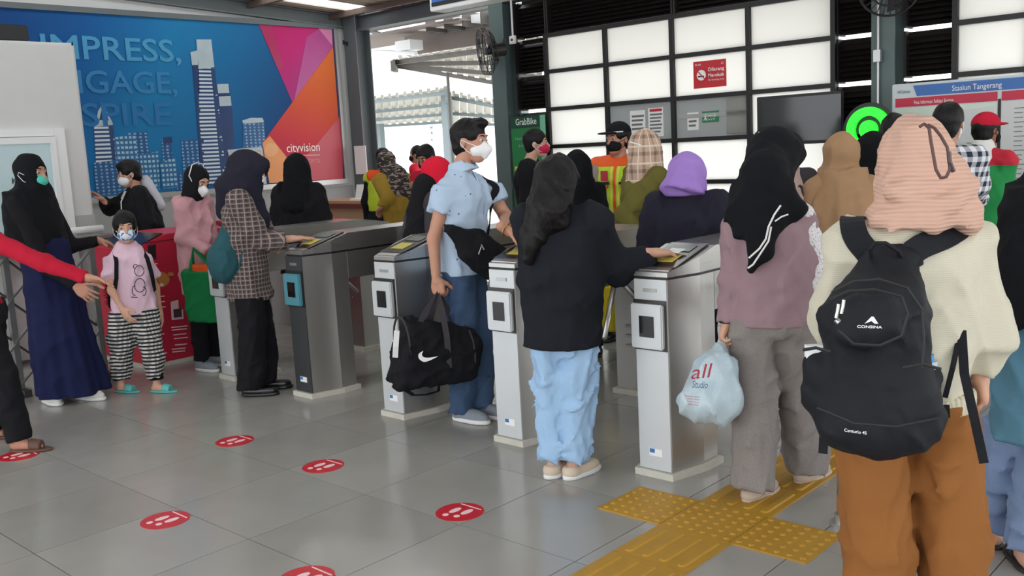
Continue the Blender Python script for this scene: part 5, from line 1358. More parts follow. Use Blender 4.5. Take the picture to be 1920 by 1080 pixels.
# ---- person in pink jacket
P = Person('person in dusty pink jacket and black headscarf looking down, white mask', gb(390, 688), 1.53, 66, SK2, .012, lean=(0, .02), lean2=(0, .06), head=(4, 24, 0), sw=.88)
P.foot('R', 380, 694, 10); P.foot('L', 402, 684, 5)
P.set(eR=(347, 448, -.11), wR=(392, 470, -.15), eL=(395, 455, .15), wL=(425, 468, .1))
P.hand('R', V3(0, 1, -.2), V3(-.7, 0, -.3), 1.1); P.hand('L', V3(.2, .9, 0), V3(.9, 0, 0), 1.0); P.build_body()
P.trousers(F_black, hem=.07, r=(.095, .075, .062))
P.shirt(F_pink, P.W(345, 552).z, name='pink_jacket', r=(.068, .064, .056), hip=(.175, .155), mid=(.16, .135), ch=(.15, .12), amp=.009)
P.wear('hood', [s_cone(P.J['nk']+V3(-.07, -.07, -.03), P.J['nk']+V3(.07, -.07, -.03), .055, .055), (s_cone(P.J['nk']+V3(.07, -.06, -.03), P.J['nk']+V3(.085, .04, -.04), .04, .03), .02)], F_pink, neck=False, amp=.005)
P.hijab(F_black, (), hood=(.086, .104, .100), face=(.056, .09, .078), amp=.003)
P.mask(M_wmask, 'beak', out=.012, headloop=True); P.shoes(M_sneak, M_wsole)
# green tote bag
b = bag_root('tote_bag', P, 'green cloth tote bag hanging from the arm of the person in pink', 'bag')
q = [P.W(347, 510, -.24), P.W(415, 505, -.24), P.W(413, 600, -.24), P.W(349, 608, -.24)]
n_ = (q[1]-q[0]).cross(q[3]-q[0]).normalized()
c = (q[0]+q[1]+q[2]+q[3])/4; ex_ = (q[1]-q[0]+q[2]-q[3])/2; ez_ = (q[0]-q[3]+q[1]-q[2])/2
R = np.array([ex_.normalized(), n_, ez_.normalized()]).T
surf('body', s_fold(s_box(c, (ex_.length/2, .045, ez_.length/2), .02, R), .005, 16, 4, (1, 1, .4)), F_green, b, .011)
for off in (-.035, .035):
    t1 = q[0].lerp(q[1], .2)+n_*off; t2 = q[0].lerp(q[1], .75)+n_*off; tp_ = P.W(362, 466, -.2)
    obj('handle', MB().ribbon([t1-V3(0, 0, .04), t1+V3(0, 0, .03), tp_+V3(0, 0, 0), t2+V3(0, 0, .03), t2-V3(0, 0, .04)], n_, .024, .006), F_green, b)
og = bag_root('orange_parcel', P, 'orange packet sticking out of the green tote bag', 'packet')
surf('packet', s_fold(s_box(c+ez_*.5+V3(0, 0, -.005), (ex_.length*.36, .03, .05), .015, R), .004, 22, 3), fabric('orange_wrap', (206, 84, 36)), og, .009)

# ---- person in plaid shirt
P = Person('person in brown plaid shirt and navy headscarf tapping a card at the gate', gb(486, 735), 1.60, 98, SK2, .011, lean=(0, .0), lean2=(0, .05), head=(6, 12, 0))
P.foot('R', 472, 742, 12); P.foot('L', 497, 730, 4)
P.set(eR=(489, 452, -.13), wR=P.L(-5.285, 3.62, 1.03), eL=(505, 450, .15), wL=(520, 470, .15))
P.hand('R', P.L(-5.17, 3.80, 1.035)-P.J['wR'], V3(0, 0, -1), .12, .0, .1); P.build_body(face=False)
P.trousers(F_black, hem=.05, r=(.10, .095, .095), amp=.007)
P.shirt(F_plaid, P.W(490, 560).z, name='plaid_shirt', r=(.085, .078, .068), hip=(.18, .155), mid=(.17, .14), ch=(.17, .14), amp=.008, cuff=-.02)
J = P.J; k = P.k
P.hijab(F_dnavy, [(s_econe(J['nk']+V3(0, 0, .05), J['ch']+V3(0, .045, -.03), (.10, .115), (.14, .13)), .06), (s_cone(J['nk']+V3(0, -.09, .03), J['ch']+V3(0, -.13, .02), .06, .04), .05)], hood=(.100, .130, .115), extra=[(P.hx(s_ell((0, .085, .035), (.062, .045, .06))), .04)], face=(.040, .06, .05), amp=.006)
P.mask(M_wmask, out=.0); P.shoes(M_bshoe, M_bshoe, hi=.06)
b = bag_root('drawstring_backpack', P, 'teal drawstring backpack on the back of the person in plaid', 'backpack')
c0 = P.W(440, 410, -.04); c1 = P.W(424, 488, -.06)
f = s_fold(s_union([s_econe(c0, c1, (.07, .06), (.155, .10)), (s_ell(c1-V3(0, 0, .02), (.155, .115, .14)), .06)], .05), .007, 22, 6, (1, 1, .25))
surf('body', f, F_teal, b, .011)
for sg in (-1, 1):
    obj('cord', MB().tube([c0+V3(sg*.03, 0, .0), J['s'+('L' if sg < 0 else 'R')]+V3(-sg*.05, -.05, .06), J['s'+('L' if sg < 0 else 'R')]+V3(-sg*.05, .09, -.03), c1+V3(sg*.13, .09, -.05)], .006, 6), F_teal, b)

# ---- person all in black between the gates
P = Person('person entirely in black seen from behind, between the gates under the billboard', (-6.56, 4.62), 1.57, 165, res=.014)
P.build_body(face=False); P.shirt(F_black, .62, name='black_coat', hip=(.22, .18), mid=(.21, .16), ch=(.2, .15), r=(.085, .08, .06), amp=.009); P.trousers(F_black)
P.hijab(F_blk2, [(s_econe(P.J['nk']+V3(0, 0, .06), P.J['ch']+V3(0, -.02, 0), (.10, .10), (.17, .14)), .06)], hood=(.105, .115, .115)); P.shoes(M_bshoe, M_bshoe)

# ---- far group by the desk
P = Person('staff member in lime safety vest turned away by the far column', onY(714, 330, 6.9).to_2d(), 1.60, 170, res=.016, lean=(.02, .05))
lime = fabric('lime_vest_plain', (176, 192, 52))
P.build_body(face=False); P.shirt(lime, .98*P.k, name='lime_vest', sl=.25, r=(.075, .075), hip=(.19, .15), mid=(.18, .14), ch=(.19, .14)); P.trousers(F_black, hip=(.18, .14), r=(.11, .09, .07)); P.hair(); P.shoes(M_bshoe, M_bshoe)
P.wear('sleeve', P.sleeves('long', (.06, .052, .04)), F_black, neck=False); P.wear('orange_yoke', [s_cone(P.J['sL']+V3(.04, -.03, .0), P.J['sR']+V3(-.04, -.03, .0), .073, .073)], fabric('orange_vest_yoke', (224, 84, 40)), neck=True)
P = Person('person in mustard top and dark leopard headscarf leaning at the far desk', onY(748, 350, 6.45).to_2d(), 1.56, 215, res=.014, lean=(0, .14), lean2=(0, .24), head=(0, 25, 0))
P.set(eL=(728, 372, -.1), wL=(716, 388, -.1), eR=(728, 372, .15), wR=(716, 385, .15)); P.hand('L', V3(0, .8, -.5), V3(0, -.5, -.8), .5); P.build_body(face=False)
P.shirt(F_mustard, .70, name='mustard_top', hip=(.19, .16), mid=(.18, .15), ch=(.18, .14), r=(.085, .085, .055), amp=.008); P.trousers(F_dgrey)
P.hijab(F_leop, [(s_econe(P.J['nk']+V3(0, -.03, .03), P.J['ch']+V3(0, -.07, .0), (.095, .10), (.15, .12)), .06), (s_cone(P.J['nk']+V3(.05, -.08, 0), P.J['ch']+V3(.10, -.14, -.08), .07, .04), .05)], hood=(.10, .115, .11)); P.shoes(M_bshoe, M_bshoe)
P = Person('person in red shirt far back outside the opening', onY(786, 330, 8.9).to_2d(), 1.62, 250, res=.017)
P.build_body(face=False); P.shirt(fabric('bright_red_shirt', (206, 40, 62)), .85, name='red_shirt'); P.trousers(F_black); P.hair(); P.mask(M_bmask); P.shoes(M_bshoe, M_bshoe)
P = Person('person with black mask looking down, just left of the red headscarf', onY(803, 330, 6.3).to_2d(), 1.60, -40, SK3, .014, head=(-10, 20, 0))
P.set(wR=(785, 345, -.2), eR=(790, 375, -.1)); P.hand('R', V3(-.2, .9, .2), V3(0, 0, -1), .5); P.build_body(); P.shirt(F_red, .85, name='red_shirt'); P.trousers(F_black); P.hair(); P.mask(M_bmask); P.shoes(M_bshoe, M_bshoe)

# ---- person in red headscarf and charcoal coat inside the gate passage
P = Person('person in red headscarf and charcoal coat passing through the gate beside the blue-shirted person', (-4.73, 4.25), 1.50, 112, res=.012, lean=(-.02, .10), lean2=(-.03, .17), head=(10, 10, 0))
P.build_body(face=False); P.shirt(F_dgrey, .45, name='charcoal_coat', hip=(.2, .19), mid=(.19, .17), ch=(.18, .15), r=(.085, .08, .06), amp=.008, fs=9); P.trousers(F_black)
P.hijab(F_redsc, (), hood=(.096, .115, .105), amp=.004)
P.wear('black_collar', [s_econe(P.J['nk']+V3(0, 0, .05), P.J['nk']+V3(0, .0, -.08), (.085, .09), (.12, .11)), (s_econe(P.J['nk']+V3(.03, -.03, .05), P.J['mid']+V3(.09, -.05, .0), (.07, .07), (.12, .13)), .04)], F_black, neck=False, amp=.006); P.shoes(M_bshoe, M_bshoe)

# ---- person in pale blue shirt
P = Person('person in pale blue dotted shirt and jeans with white mask, holding a duffel bag', gb(884, 778), 1.71, 74, skin('skin_man', (192, 142, 118)), .0105, lean=(0, .03), lean2=(0, .07), head=(6, 4, 0), sw=1.05)
P.foot('R', 868, 788, 22); P.foot('L', 905, 780, 22)
P.set(sR=(838, 352, -.13), eR=(813, 448, -.17), wR=(818, 520, -.19), sL=(918, 356, .14), eL=(948, 406, .10), wL=P.L(-3.44, 3.70, 1.12))
P.hand('R', V3(0, .12, -1), V3(-.9, .1, 0), 1.15, 0, .8); P.hand('L', P.L(-3.355, 3.79, 1.03)-P.J['wL'], V3(.2, .0, -1), .3, .05, .5)
gripman = P.W(822, 548, -.20)
P.build_body()
P.trousers(F_denim, hem=.045, r=(.10, .08, .072), hip=(.165, .125), amp=.008, fs=15, waist=1.02)
P.shirt(F_dot, P.W(850, 512).z, name='blue_shirt', sl=.50, r=(.078, .074), hip=(.185, .145), mid=(.17, .13), ch=(.18, .135), amp=.007)
M_bt = F_dot
P.wear('collar', [s_econe(P.J['nk']+V3(0, .004, .035), P.J['nk']+V3(0, .02, -.03), (.068, .070), (.092, .092), cap=True)], F_dot, amp=.002, res=.008, cuts=[s_cone(P.J['nk']+V3(0, .10, .05), P.J['nk']+V3(0, .11, -.04), .028, .012)])
obj('placket', MB().ribbon([P.J['nk']+V3(0, .085, -.03), P.J['ch']+V3(0, .139, 0), P.J['mid']+V3(0, .137, 0), P.J['pel']+V3(0, .142, .0)], (0, 1, 0), .03, .006), F_dot, P.root)
P.hair(inflate=.010, extra=[(s_ell((0, .062, .098), (.052, .042, .030)), .025)], fc=(0, .140, -.03), cutf=(.10, .085, .092), ears=True, res=.007)
P.mask(M_wmask, 'beak'); P.shoes(M_sneak, M_wsole)
obj('bracelet', MB().tube([P.J['wL']+V3(.034*math.cos(t), .0+.02*math.sin(t), .034*math.sin(t)) for t in [math.pi*2*i/16 for i in range(16)]], .004, 6, True), plain('brass', (170, 130, 70), 0.3, metal=.8), P.root)
# sling bag
b = bag_root('sling_bag', P, 'black sling bag worn across the front of the person in blue', 'bag')
c = P.W(905, 476, -.17)
r1 = P.W(868, 448, -.22); r2 = P.W(935, 500, -.12)
sx = (r2-r1).normalized(); sy = V3(0, 0, 1).cross(sx).normalized(); R = np.array([sx, sy, sx.cross(sy)]).T
sf = s_fold(s_union([s_box(c, (.135, .05, .105), .045, R), (s_box(c-sy*.035, (.10, .04, .07), .03, R), .02), (s_cone(r1, r1-sx*.10, .06, .025), .04)], .03), .005, 18, 3)
surf('body', sf, F_black, b, .009)
q_, n_q = snap(P.fields['blue_shirt'], resample([r1, P.W(846, 425, -.22), P.J['mid']+V3(.17, -.02, .0), P.J['ch']+V3(.12, -.14, -.08), P.J['ch']+V3(.0, -.15, .03), P.J['sL']+V3(.075, -.08, .05), P.J['sL']+V3(.07, .0, .08), P.J['sL']+V3(.07, .09, .02), P.J['ch']+V3(-.09, .14, .0), P.J['mid']+V3(-.09, .15, .03), P.J['mid']+V3(-.05, .16, -.06)], 4), .009, 5)
obj('strap', MB().ribbon(q_, n_q, .042, .007), F_black, b)
for (x, y) in ((896, 460), (908, 458)):
    q_ = snap(sf, [P.W(x, y, -.3), P.W(x+(5 if x > 900 else -3), y+13, -.3)], .006)[0]; obj('zip_pull', MB().cyl(q_[0], q_[1], .004, 6), M_chrome, b)
# transit card
cd = obj('transit_card', MB().box(-.043, .043, -.027, .027, 0, .002), M_alu, loc=(GX[3]-.085, GY+.165, 1.022)); cd.rotation_euler = (math.radians(14), 0, .3); tag(cd, 'grey transit card on the gate reader under the hand of the person in blue', 'card')
# duffel bag
b = bag_root('duffel_bag', P, 'black duffel bag with a white curved tick held low by the person in blue', 'duffel bag')
A0 = P.W(766, 652, -.30); A1 = P.W(862, 662, -.18); ax = (A1-A0)
dcen = (A0+A1)/2
f = s_cone(A0, A1, .125, .125, True)
Rb = np.array([ax.normalized(), V3(0, 0, 1).cross(ax.normalized()).normalized(), V3(0, 0, 1)]).T
f = s_fold(s_union([s_cone(A0-ax*.12+V3(0, 0, .02), A1+ax*.12+V3(0, 0, .01), .150, .150, True), (s_box(dcen-V3(0, 0, .055), (.225, .135, .125), .035, Rb), .03)], .03), .011, 13, 8)
surf('body', f, F_black, b, .0105)
for e_ in (A0-ax*.12, A1+ax*.12): obj('end_piping', MB().tube([e_+V3(0, 0, .02)+Vector(Rb[:, 1].tolist())*.146*math.cos(t)+V3(0, 0, .146*math.sin(t)) for t in [math.pi*2*i/24 for i in range(24)]], .006, 6, True), F_dgrey, b)
def bagP(x, y, dd=-.45): return P.W(x, y, dd)
vdir = P.W(800, 660, .4)-P.W(800, 660, -.4)
lo_ = resample([Vector((x, y, 0)) for x, y in ((793, 658), (785, 664), (785.5, 672), (793, 678), (803, 677), (821, 668.5))], 4); hi_ = resample([Vector((x, y, 0)) for x, y in ((793.5, 658.5), (791, 664), (793, 668.5), (798, 670.5), (806, 670.5), (821, 668))], 4)
tm_ = MB(); tm_.add([bagP(p.x, p.y) for p in lo_]+[bagP(p.x, p.y) for p in hi_], [(i, i+1, len(lo_)+i+1, len(lo_)+i) for i in range(len(lo_)-1)]); me = tm_.mesh('m')
conform(me, f, vdir, .003, 40, 0.0); obj('white_tick', me, F_white, b)
g0 = gripman
for (x0, x1, dd) in ((775, 838, -.36), (800, 862, -.10)):
    t0 = P.W(x0, 628, dd); t1 = P.W(x1, 632, dd)
    obj('handle', MB().ribbon([P.W(x0-4, 690, dd), t0, t0.lerp(g0, .55)+V3(0, 0, .01), g0, t1.lerp(g0, .55)+V3(0, 0, .01), t1, P.W(x1+4, 690, dd)], vdir, .032, .007), F_dgrey, b)
obj('shoulder_strap', MB().ribbon([P.W(757, 690, -.36), P.W(758, 712, -.37), P.W(762, 732, -.36), P.W(775, 741, -.33), P.W(800, 740, -.26), P.W(822, 733, -.20), P.W(826, 700, -.18)], V3(0, 0, 1)+vdir*.3, .03, .008), F_black, b)
obj('side_label', MB().ribbon([P.W(744, 620, -.38), P.W(742, 650, -.40), P.W(741, 670, -.39)], vdir, .03, .006), F_white, b)

# ---- person in black jacket with red mask by the banner
P = Person('person in black jacket with red mask standing by the green banner', onY(1000, 330, 6.3).to_2d(), 1.68, 82, SK2, .014, lean=(0, -.03), lean2=(0, .02))
P.build_body(); P.shirt(F_black, P.W(990, 386).z, name='black_jacket', hip=(.18, .14), mid=(.18, .14), ch=(.19, .15), r=(.08, .07, .055), amp=.007); P.trousers(F_denim); P.hair(); P.mask(M_rmask, strap=M_wmask); P.shoes(M_bshoe, M_wsole)
# ---- dark figure right behind the person with long hair
P = Person('person in black headscarf just behind the long-haired person', onY(1084, 340, 5.4).to_2d(), 1.49, 200, res=.014)
P.build_body(face=False); P.shirt(F_black, .7, name='black_coat', amp=.008); P.trousers(F_black); P.hijab(F_blk2, [(s_econe(P.J['nk']+V3(0, 0, .06), P.J['ch'], (.10, .10), (.17, .13)), .06)], hood=(.098, .11, .11)); P.shoes(M_bshoe, M_bshoe)

# ---- person in black jacket
P = Person('person with long black hair in black jacket and light blue trousers tapping at the gate', gb(1070, 893), 1.49, 168, SK2, .0105, lean=(0, .0), head=(10, 12, 0), sw=1.0)
P.foot('L', 1040, 893, 34); P.foot('R', 1076, 895, 36)
P.set(eR=(1160, 508, .06), wR=P.L(-2.485, 3.655, 1.035), eL=(1010, 520, .12), wL=(1030, 500, .28))
P.hand('R', P.L(-2.40, 3.81, 1.02)-P.J['wR'], V3(0, 0, -1), .38, .05, .5); P.hand('L', V3(.5, .8, 0), V3(0, 0, -1), .5); P.build_body(face=False)
P.trousers(F_lblue, hem=.085, r=(.118, .100, .085), hip=(.165, .14), amp=.011, fs=16, res=.0105)
P.shirt(F_jkt, P.W(1065, 648).z, name='black_jacket', r=(.092, .085, .058), hip=(.205, .165), mid=(.21, .165), ch=(.19, .15), amp=.009, fs=9)
hm = P.W(1065, 648).z
J = P.J
hr = [s_union([s_cone((0, -.05, .0), (-.02, -.085, -.16), .098, .105), (s_cone((-.03, -.085, -.16), (-.085, -.10, -.30), .090, .06), .05), (s_cone((-.085, -.10, -.28), (-.10, -.10, -.385), .055, .02), .04), (s_cone((.05, -.06, -.05), (.055, -.085, -.22), .062, .03), .05), (s_cone((-.06, 0, -.03), (-.085, .0, -.2), .055, .04), .04)], .05)]
f = P.hx(s_union([s_ell((0, -.012, .03), (.092, .110, .100)), (hr[0], .05)], .05))
f = s_cut(f, [P.hx(s_ell((0, .14, -.03), (.07, .09, .1)))]); surf('hair', s_fold(s_fold(f, .007, 30, 9, (1, 1, .3)), .004, 75, 4, (1, 1, .18)), M_hair, P.root, .0075)
obj('hair_clip', MB().tube([P.hp((.085, -.045, -.075)), P.hp((.082, -.065, -.078))], .004, 6), F_white, P.root)
P.shoes(M_beige, M_wsole, hi=.07)
cd = obj('transit_card', MB().box(-.043, .043, -.027, .027, 0, .002), M_paper, loc=(GX[4]-.085, GY+.20, 1.032)); cd.rotation_euler = (math.radians(14), 0, -.2); tag(cd, 'white transit card on the gate reader under the hand of the black-jacketed person', 'card')

# ---- guard
P = Person('guard in lime and orange safety vest, dark cap and black mask, arms behind the back', onY(1163, 340, 6.05).to_2d(), 1.68, -24, SK, .012, head=(26, 2, 0), sw=1.1)
P.set(eR=(1120, 360, -.02), wR=(1122, 408, .05)); P.hand('R', V3(0, 0, -1), V3(-1, 0, 0), .5); P.build_body()
P.trousers(F_black); P.shirt(F_taupe, .88, name='uniform_shirt', r=(.07, .062, .05), amp=.006)
def vest_mat():
    t = NT('safety_vest'); s = t.sep(t.co()); zz = P.J['sL'].z
    org = t.math('MAXIMUM', t.math('GREATER_THAN', s[2], zz-.01), t.math('LESS_THAN', t.math('ABSOLUTE', t.math('SUBTRACT', s[0], .0)), .011))
    yel = t.math('LESS_THAN', t.math('ABSOLUTE', t.math('SUBTRACT', t.math('ABSOLUTE', s[0]), .028)), .008)
    pk = t.math('MULTIPLY', t.math('LESS_THAN', t.math('ABSOLUTE', t.math('SUBTRACT', t.math('ADD', s[2], t.math('MULTIPLY', t.math('ABSOLUTE', s[0]), .9)), 1.26)), .012), t.math('GREATER_THAN', t.math('ABSOLUTE', s[0]), .05))
    c = t.mix(yel, rgb(186, 220, 50), rgb(236, 226, 90)); c = t.mix(t.math('MAXIMUM', org, pk), c, rgb(240, 96, 34)); t.col(c); t.rough(0.7); t.bump(t.noise(20, 2), .2, .01); return t.m
P.wear('safety_vest', P.torso(P.W(1160, 402).z, (.20, .155), (.185, .15), (.195, .155), .075), vest_mat(), P.W(1160, 402).z, amp=.005, cuts=[s_cone(P.J['sL']+V3(-.07, 0, -.05), P.J['sL']+V3(-.2, 0, -.12), .085, .12), s_cone(P.J['sR']+V3(.07, 0, -.05), P.J['sR']+V3(.2, 0, -.12), .085, .12)])
f = P.fields['safety_vest']
pt = obj('name_patch', MB().box(.045, .10, .165, .172, P.J['ch'].z+.0, P.J['ch'].z+.075), M_mapr, P.root); obj('name_tag', MB().box(.035, .11, .167, .174, P.J['ch'].z-.03, P.J['ch'].z-.008), M_ink, P.root)
obj('name_tag', MB().box(-.10, -.04, .167, .174, P.J['ch'].z-.03, P.J['ch'].z-.012), M_ink, P.root)
P.hair(); P.mask(M_bmask)
capf = s_cut(s_ell((0, -.012, .045), (.088, .108, .088)), [lambda Q: Q[:, 2]-.045]); cp = surf('cap', P.hx(capf), F_black, P.root, .008)
surf('cap_brim', P.hx(s_and(s_ell((0, .10, .048), (.078, .085, .012)), s_plane((0, .06, 0), (0, -1, 0)))) if False else P.hx(s_ell((0, .115, .048), (.076, .075, .010))), F_black, cp, .0055)
obj('cap_piping', MB().tube([P.hp((.084*math.sin(t), -.012+.108*math.cos(t), .052)) for t in [math.radians(v) for v in range(-70, 71, 10)]], .005, 6), F_white, cp); P.shoes(M_bshoe, M_bshoe)

# ---- person in olive coat
P = Person('person in olive coat with beige plaid headscarf and pearl chain', onY(1212, 380, 5.35).to_2d(), 1.60, 112, res=.012, lean=(0, .0), head=(10, 0, 0))
P.set(eR=(1175, 400, -.12), wR=(1185, 430, -.2)); P.build_body(face=False); P.shirt(F_olive, .45, name='olive_coat', hip=(.22, .2), mid=(.2, .17), ch=(.19, .16), r=(.085, .08, .06), amp=.009); P.trousers(F_black)
P.hijab(F_bur, [(s_econe(P.J['nk']+V3(0, 0, .06), P.J['ch']+V3(0, .0, .02), (.105, .11), (.165, .14)), .06), (s_cone(P.J['nk']+V3(.04, -.02, 0), P.J['ch']+V3(.13, .02, -.12), .07, .03), .05)], hood=(.100, .118, .112), amp=.007)
obj('pearl_chain', MB().tube([P.hp((.098, .02, -.02)), P.hp((.104, -.03, .01)), P.hp((.085, -.09, .03)), P.hp((.03, -.135, .05))], .005, 6), M_paper, P.root); P.shoes(M_bshoe, M_bshoe)
yb = bag_root('shopping_bag', P, 'yellow shopping bag hanging behind the black-jacketed person', 'bag')
c = P.W(1150, 575, -.15); surf('body', s_fold(s_box(c, (.10, .07, .16), .03), .007, 16, 3), fabric('yellow_plastic', (204, 182, 40)), yb, .012)
obj('handle', MB().ribbon([c+V3(-.05, 0, .15), c+V3(-.02, 0, .28), P.J['wR'], c+V3(.02, 0, .28), c+V3(.05, 0, .15)], (0, 1, 0), .02, .005), fabric('yellow_plastic', (204, 182, 40)), yb)

# ---- person in lilac headscarf
P = Person('person in lilac headscarf and dark navy jacket inside the gate passage', (-2.84, 4.52), 1.46, 150, res=.011, sw=1.12, lean=(.0, .0))
P.build_body(face=False); P.shirt(F_dnavy, .6, name='navy_jacket', hip=(.24, .19), mid=(.23, .18), ch=(.21, .165), r=(.10, .095, .06), amp=.007); P.trousers(F_black)
P.hijab(F_purple, [(s_econe(P.J['nk']+V3(0, 0, .08), V3(-.01, -.03, P.W(1290, 360).z), (.10, .11), (.125, .125), cap=True), .05)], hood=(.110, .118, .108), extra=[(P.hx(s_ell((-.055, -.04, -.085), (.085, .085, .06))), .05)], amp=.007, cuts=[lambda Q, z=P.W(1290, 367).z: Q[:, 2]-z]); P.shoes(M_bshoe, M_bshoe)

# ---- person in mauve blouse
P = Person('person in mauve blouse with white lace, black headscarf and grey trousers', gb(1452, 915), 1.55, 152, SK2, .0105, lean=(-.02, .0), lean2=(.0, .05), head=(16, 6, 0), sw=1.08)
P.foot('L', 1412, 936, 20); P.foot('R', 1510, 902, 24)
P.set(sL=(1385, 425, .02), eL=(1374, 522, .02), wL=(1364, 602, .02), sR=(1502, 420, 0), eR=(1520, 520, -.02), wR=(1522, 600, .18))
gl = P.hand('L', P.W(1350, 645, .0)-P.J['wL'], V3(.9, .2, 0), 1.0, 0, .7); P.hand('R', V3(0, .8, -.6), V3(-1, 0, 0), .4); P.build_body(face=False)
P.trousers(F_greyp, hem=.055, r=(.125, .115, .105), hip=(.195, .155), amp=.009, fs=11)
P.shirt(F_mauve, P.W(1440, 606).z, name='mauve_blouse', r=(.075, .066, .046), hip=(.205, .165), mid=(.195, .155), ch=(.185, .145), amp=.006, fs=14)
f = P.fields['mauve_blouse']; M_lace = m_spots('white_lace', (226, 222, 224), (176, 164, 170), 120, 0.58, (1, 1, 1))
J = P.J
lace = s_fold(s_union([s_shell(s_cone(J['sR']+V3(-.02, -.01, .015), J['sR'].lerp(J['eR'], 1.05), .078*P.k, .068*P.k), .016)], .0), .006, 40, 4, (1, 1, 1))
lcut = s_union([s_econe(J['sR']+V3(.02, .0, .06), J['sR'].lerp(J['eR'], 1.1)+V3(.03, -.02, 0), (.075, .30), (.05, .3))], .0)
fl = s_and(lace, s_fold(lcut, .012, 60, 2, (1, 1, 1))); fl.bb = lace.bb
surf('lace_panel', fl, M_lace, P.root, .008)
tail = [(s_econe(J['nk']+V3(0, -.02, .05), J['ch']+V3(-.01, -.06, .06), (.10, .11), (.15, .12)), .06), (s_cone(J['nk']+V3(.02, -.09, .08), P.W(1425, 470, -.15), .085, .05), .06), (s_cone(P.W(1430, 465, -.15), P.W(1408, 505, -.15), .05, .02), .03), (s_cone(J['nk']+V3(-.10, -.02, 0), P.W(1383, 440, -.08), .05, .02), .04), (s_cone(J['nk']+V3(.03, -.06, .04), P.W(1495, 392, -.12), .06, .04), .04)]
P.hijab(F_blk2, tail, hood=(.105, .122, .116), extra=[(P.hx(s_cone((0, .02, .03), (.02, .07, .035), .10, .088)), .05)], face=(.048, .07, .06), amp=.006)
f = P.fields['headscarf']
def on_scarf(pts, r, m, name):
    me = MB().tube([P.W(x, y, -.6) for x, y in pts], r, 6).mesh('m'); conform(me, f, P.W(1440, 400, .3)-P.W(1440, 400, -.3), .001, 40, 0.0); obj(name, me, m, P.root)
def dense(pts, n=6): return [(a[0]+(b[0]-a[0])*i/n, a[1]+(b[1]-a[1])*i/n) for a, b in zip(pts[:-1], pts[1:]) for i in range(n)]+[pts[-1]]
on_scarf(dense([(1464, 385), (1452, 402), (1441, 425), (1436, 448), (1424, 466), (1404, 484)]), .0035, F_white, 'scarf_trim'); on_scarf(dense([(1446, 425), (1441, 452), (1428, 472), (1412, 496), (1402, 503)]), .0035, F_white, 'scarf_trim')
on_scarf(dense([(1478, 402), (1466, 406), (1453, 415)]), .003, F_white, 'scarf_trim')
obj('beaded_mask_chain', MB().tube([P.hp(p) for p in ((-.03, -.085, .108), (.03, -.09, .088), (.075, -.055, .055), (.104, .0, .015), (.095, .055, -.015))], .0055, 6), plain('lilac_beads', (196, 176, 214), 0.3, vary=.4, scale=120), P.root)
P.mask(fabric('pink_mask', (206, 150, 156)))
P.sandals(plain('beige_flat', (186, 168, 152), 0.6), 'flat_shoe')
for sd in 'LR':
    a = P.J['a'+sd]; t = math.radians(P.toe[sd]); R = np.array(Matrix.Rotation(-t, 3, 'Z'))
    up_ = s_cut(s_union([s_ell((0, .075, .03), (.044, .12, .038)), (s_ell((0, -.02, .03), (.042, .05, .04)), .03)], .03), [lambda Q: Q[:, 2]-.012, s_ell((0, .01, .075), (.036, .06, .05))])
    surf('flat_upper', s_xf(up_, V3(a.x, a.y, a.z-.085*P.k), R, P.k**.8), plain('beige_flat', (186, 168, 152), 0.6), P.root, .008)
obj('wristband', MB().tube([P.J['wL']+V3(.033*math.cos(t), .033*math.sin(t), .0) for t in [math.pi*2*i/14 for i in range(14)]], .006, 6, True), M_ink, P.root)
# plastic carrier bag
b = bag_root('plastic_bag', P, 'bluish white plastic carrier bag with red lettering held by the person in mauve', 'plastic bag')
t = NT('thin_plastic'); t.col(t.mix(t.noise(9, 3), rgb(178, 200, 212), rgb(206, 222, 230))); t.rough(0.28); t.b.inputs['Transmission Weight'].default_value = 0.15; t.bump(t.noise(26, 4), .6, .012); M_plas = t.m
bt = P.W(1352, 645, -.04); f = s_union([s_econe(bt, P.W(1342, 690, -.10), (.02, .02), (.085, .07)), (s_econe(P.W(1342, 690, -.10), P.W(1330, 755, -.12), (.085, .07), (.125, .095)), .04), (s_ell(P.W(1308, 752, -.14), (.075, .07, .075)), .05), (s_ell(P.W(1358, 748, -.14), (.075, .075, .09)), .05)], .05)
f = s_fold(f, .010, 20, 11, (1, 1, .35)); f = s_cut(f, [lambda Q, z=P.W(1330, 795, -.1).z: Q[:, 2]-z])
surf('body', f, M_plas, b, .0095)
obj('handle', MB().ribbon([P.W(1345, 665, -.06), P.W(1350, 646, -.02), P.W(1352, 632, .0), P.W(1357, 640, .02), P.W(1362, 665, .0)], (0, 1, 0), [.05, .025, .02, .025, .05], .006), M_plas, b)
M_rp = plain('red_bag_print', (176, 60, 74), .5); M_bp = plain('navy_bag_print', (60, 92, 130), .5)
def on_bag(s_, x0, y0, x1, y1, hpx, m, shear=0.2):
    X = P.W(x1, y1, -.35)-P.W(x0, y0, -.35); wd = X.length; p = P.W(x0, y0, -.35); up = P.W(x0, y0-hpx, -.35)-p
    me = text_mesh(s_, 1.0, 0.0, shear=shear); xs = [v.co.x for v in me.vertices]; ys = [v.co.y for v in me.vertices]
    for v in me.vertices: v.co = p+X*((v.co.x-min(xs))/(max(xs)-min(xs)))+up*(v.co.y/max(ys))
    conform(me, f, P.W(1320, 720, .3)-P.W(1320, 720, -.3), .003, 40, 0.0); me.materials.append(m); o = bpy.data.objects.new('lettering', me); COL.objects.link(o); o.parent = b
on_bag('all', 1296, 711, 1336, 707, 26, M_rp); on_bag('Studio', 1298, 727, 1327, 728, 13, M_bp)
for i, y in enumerate((744, 749, 754, 759)): on_bag('fashion store', 1284+2*i, y, 1312-i, y+2, 4, M_rp, 0)

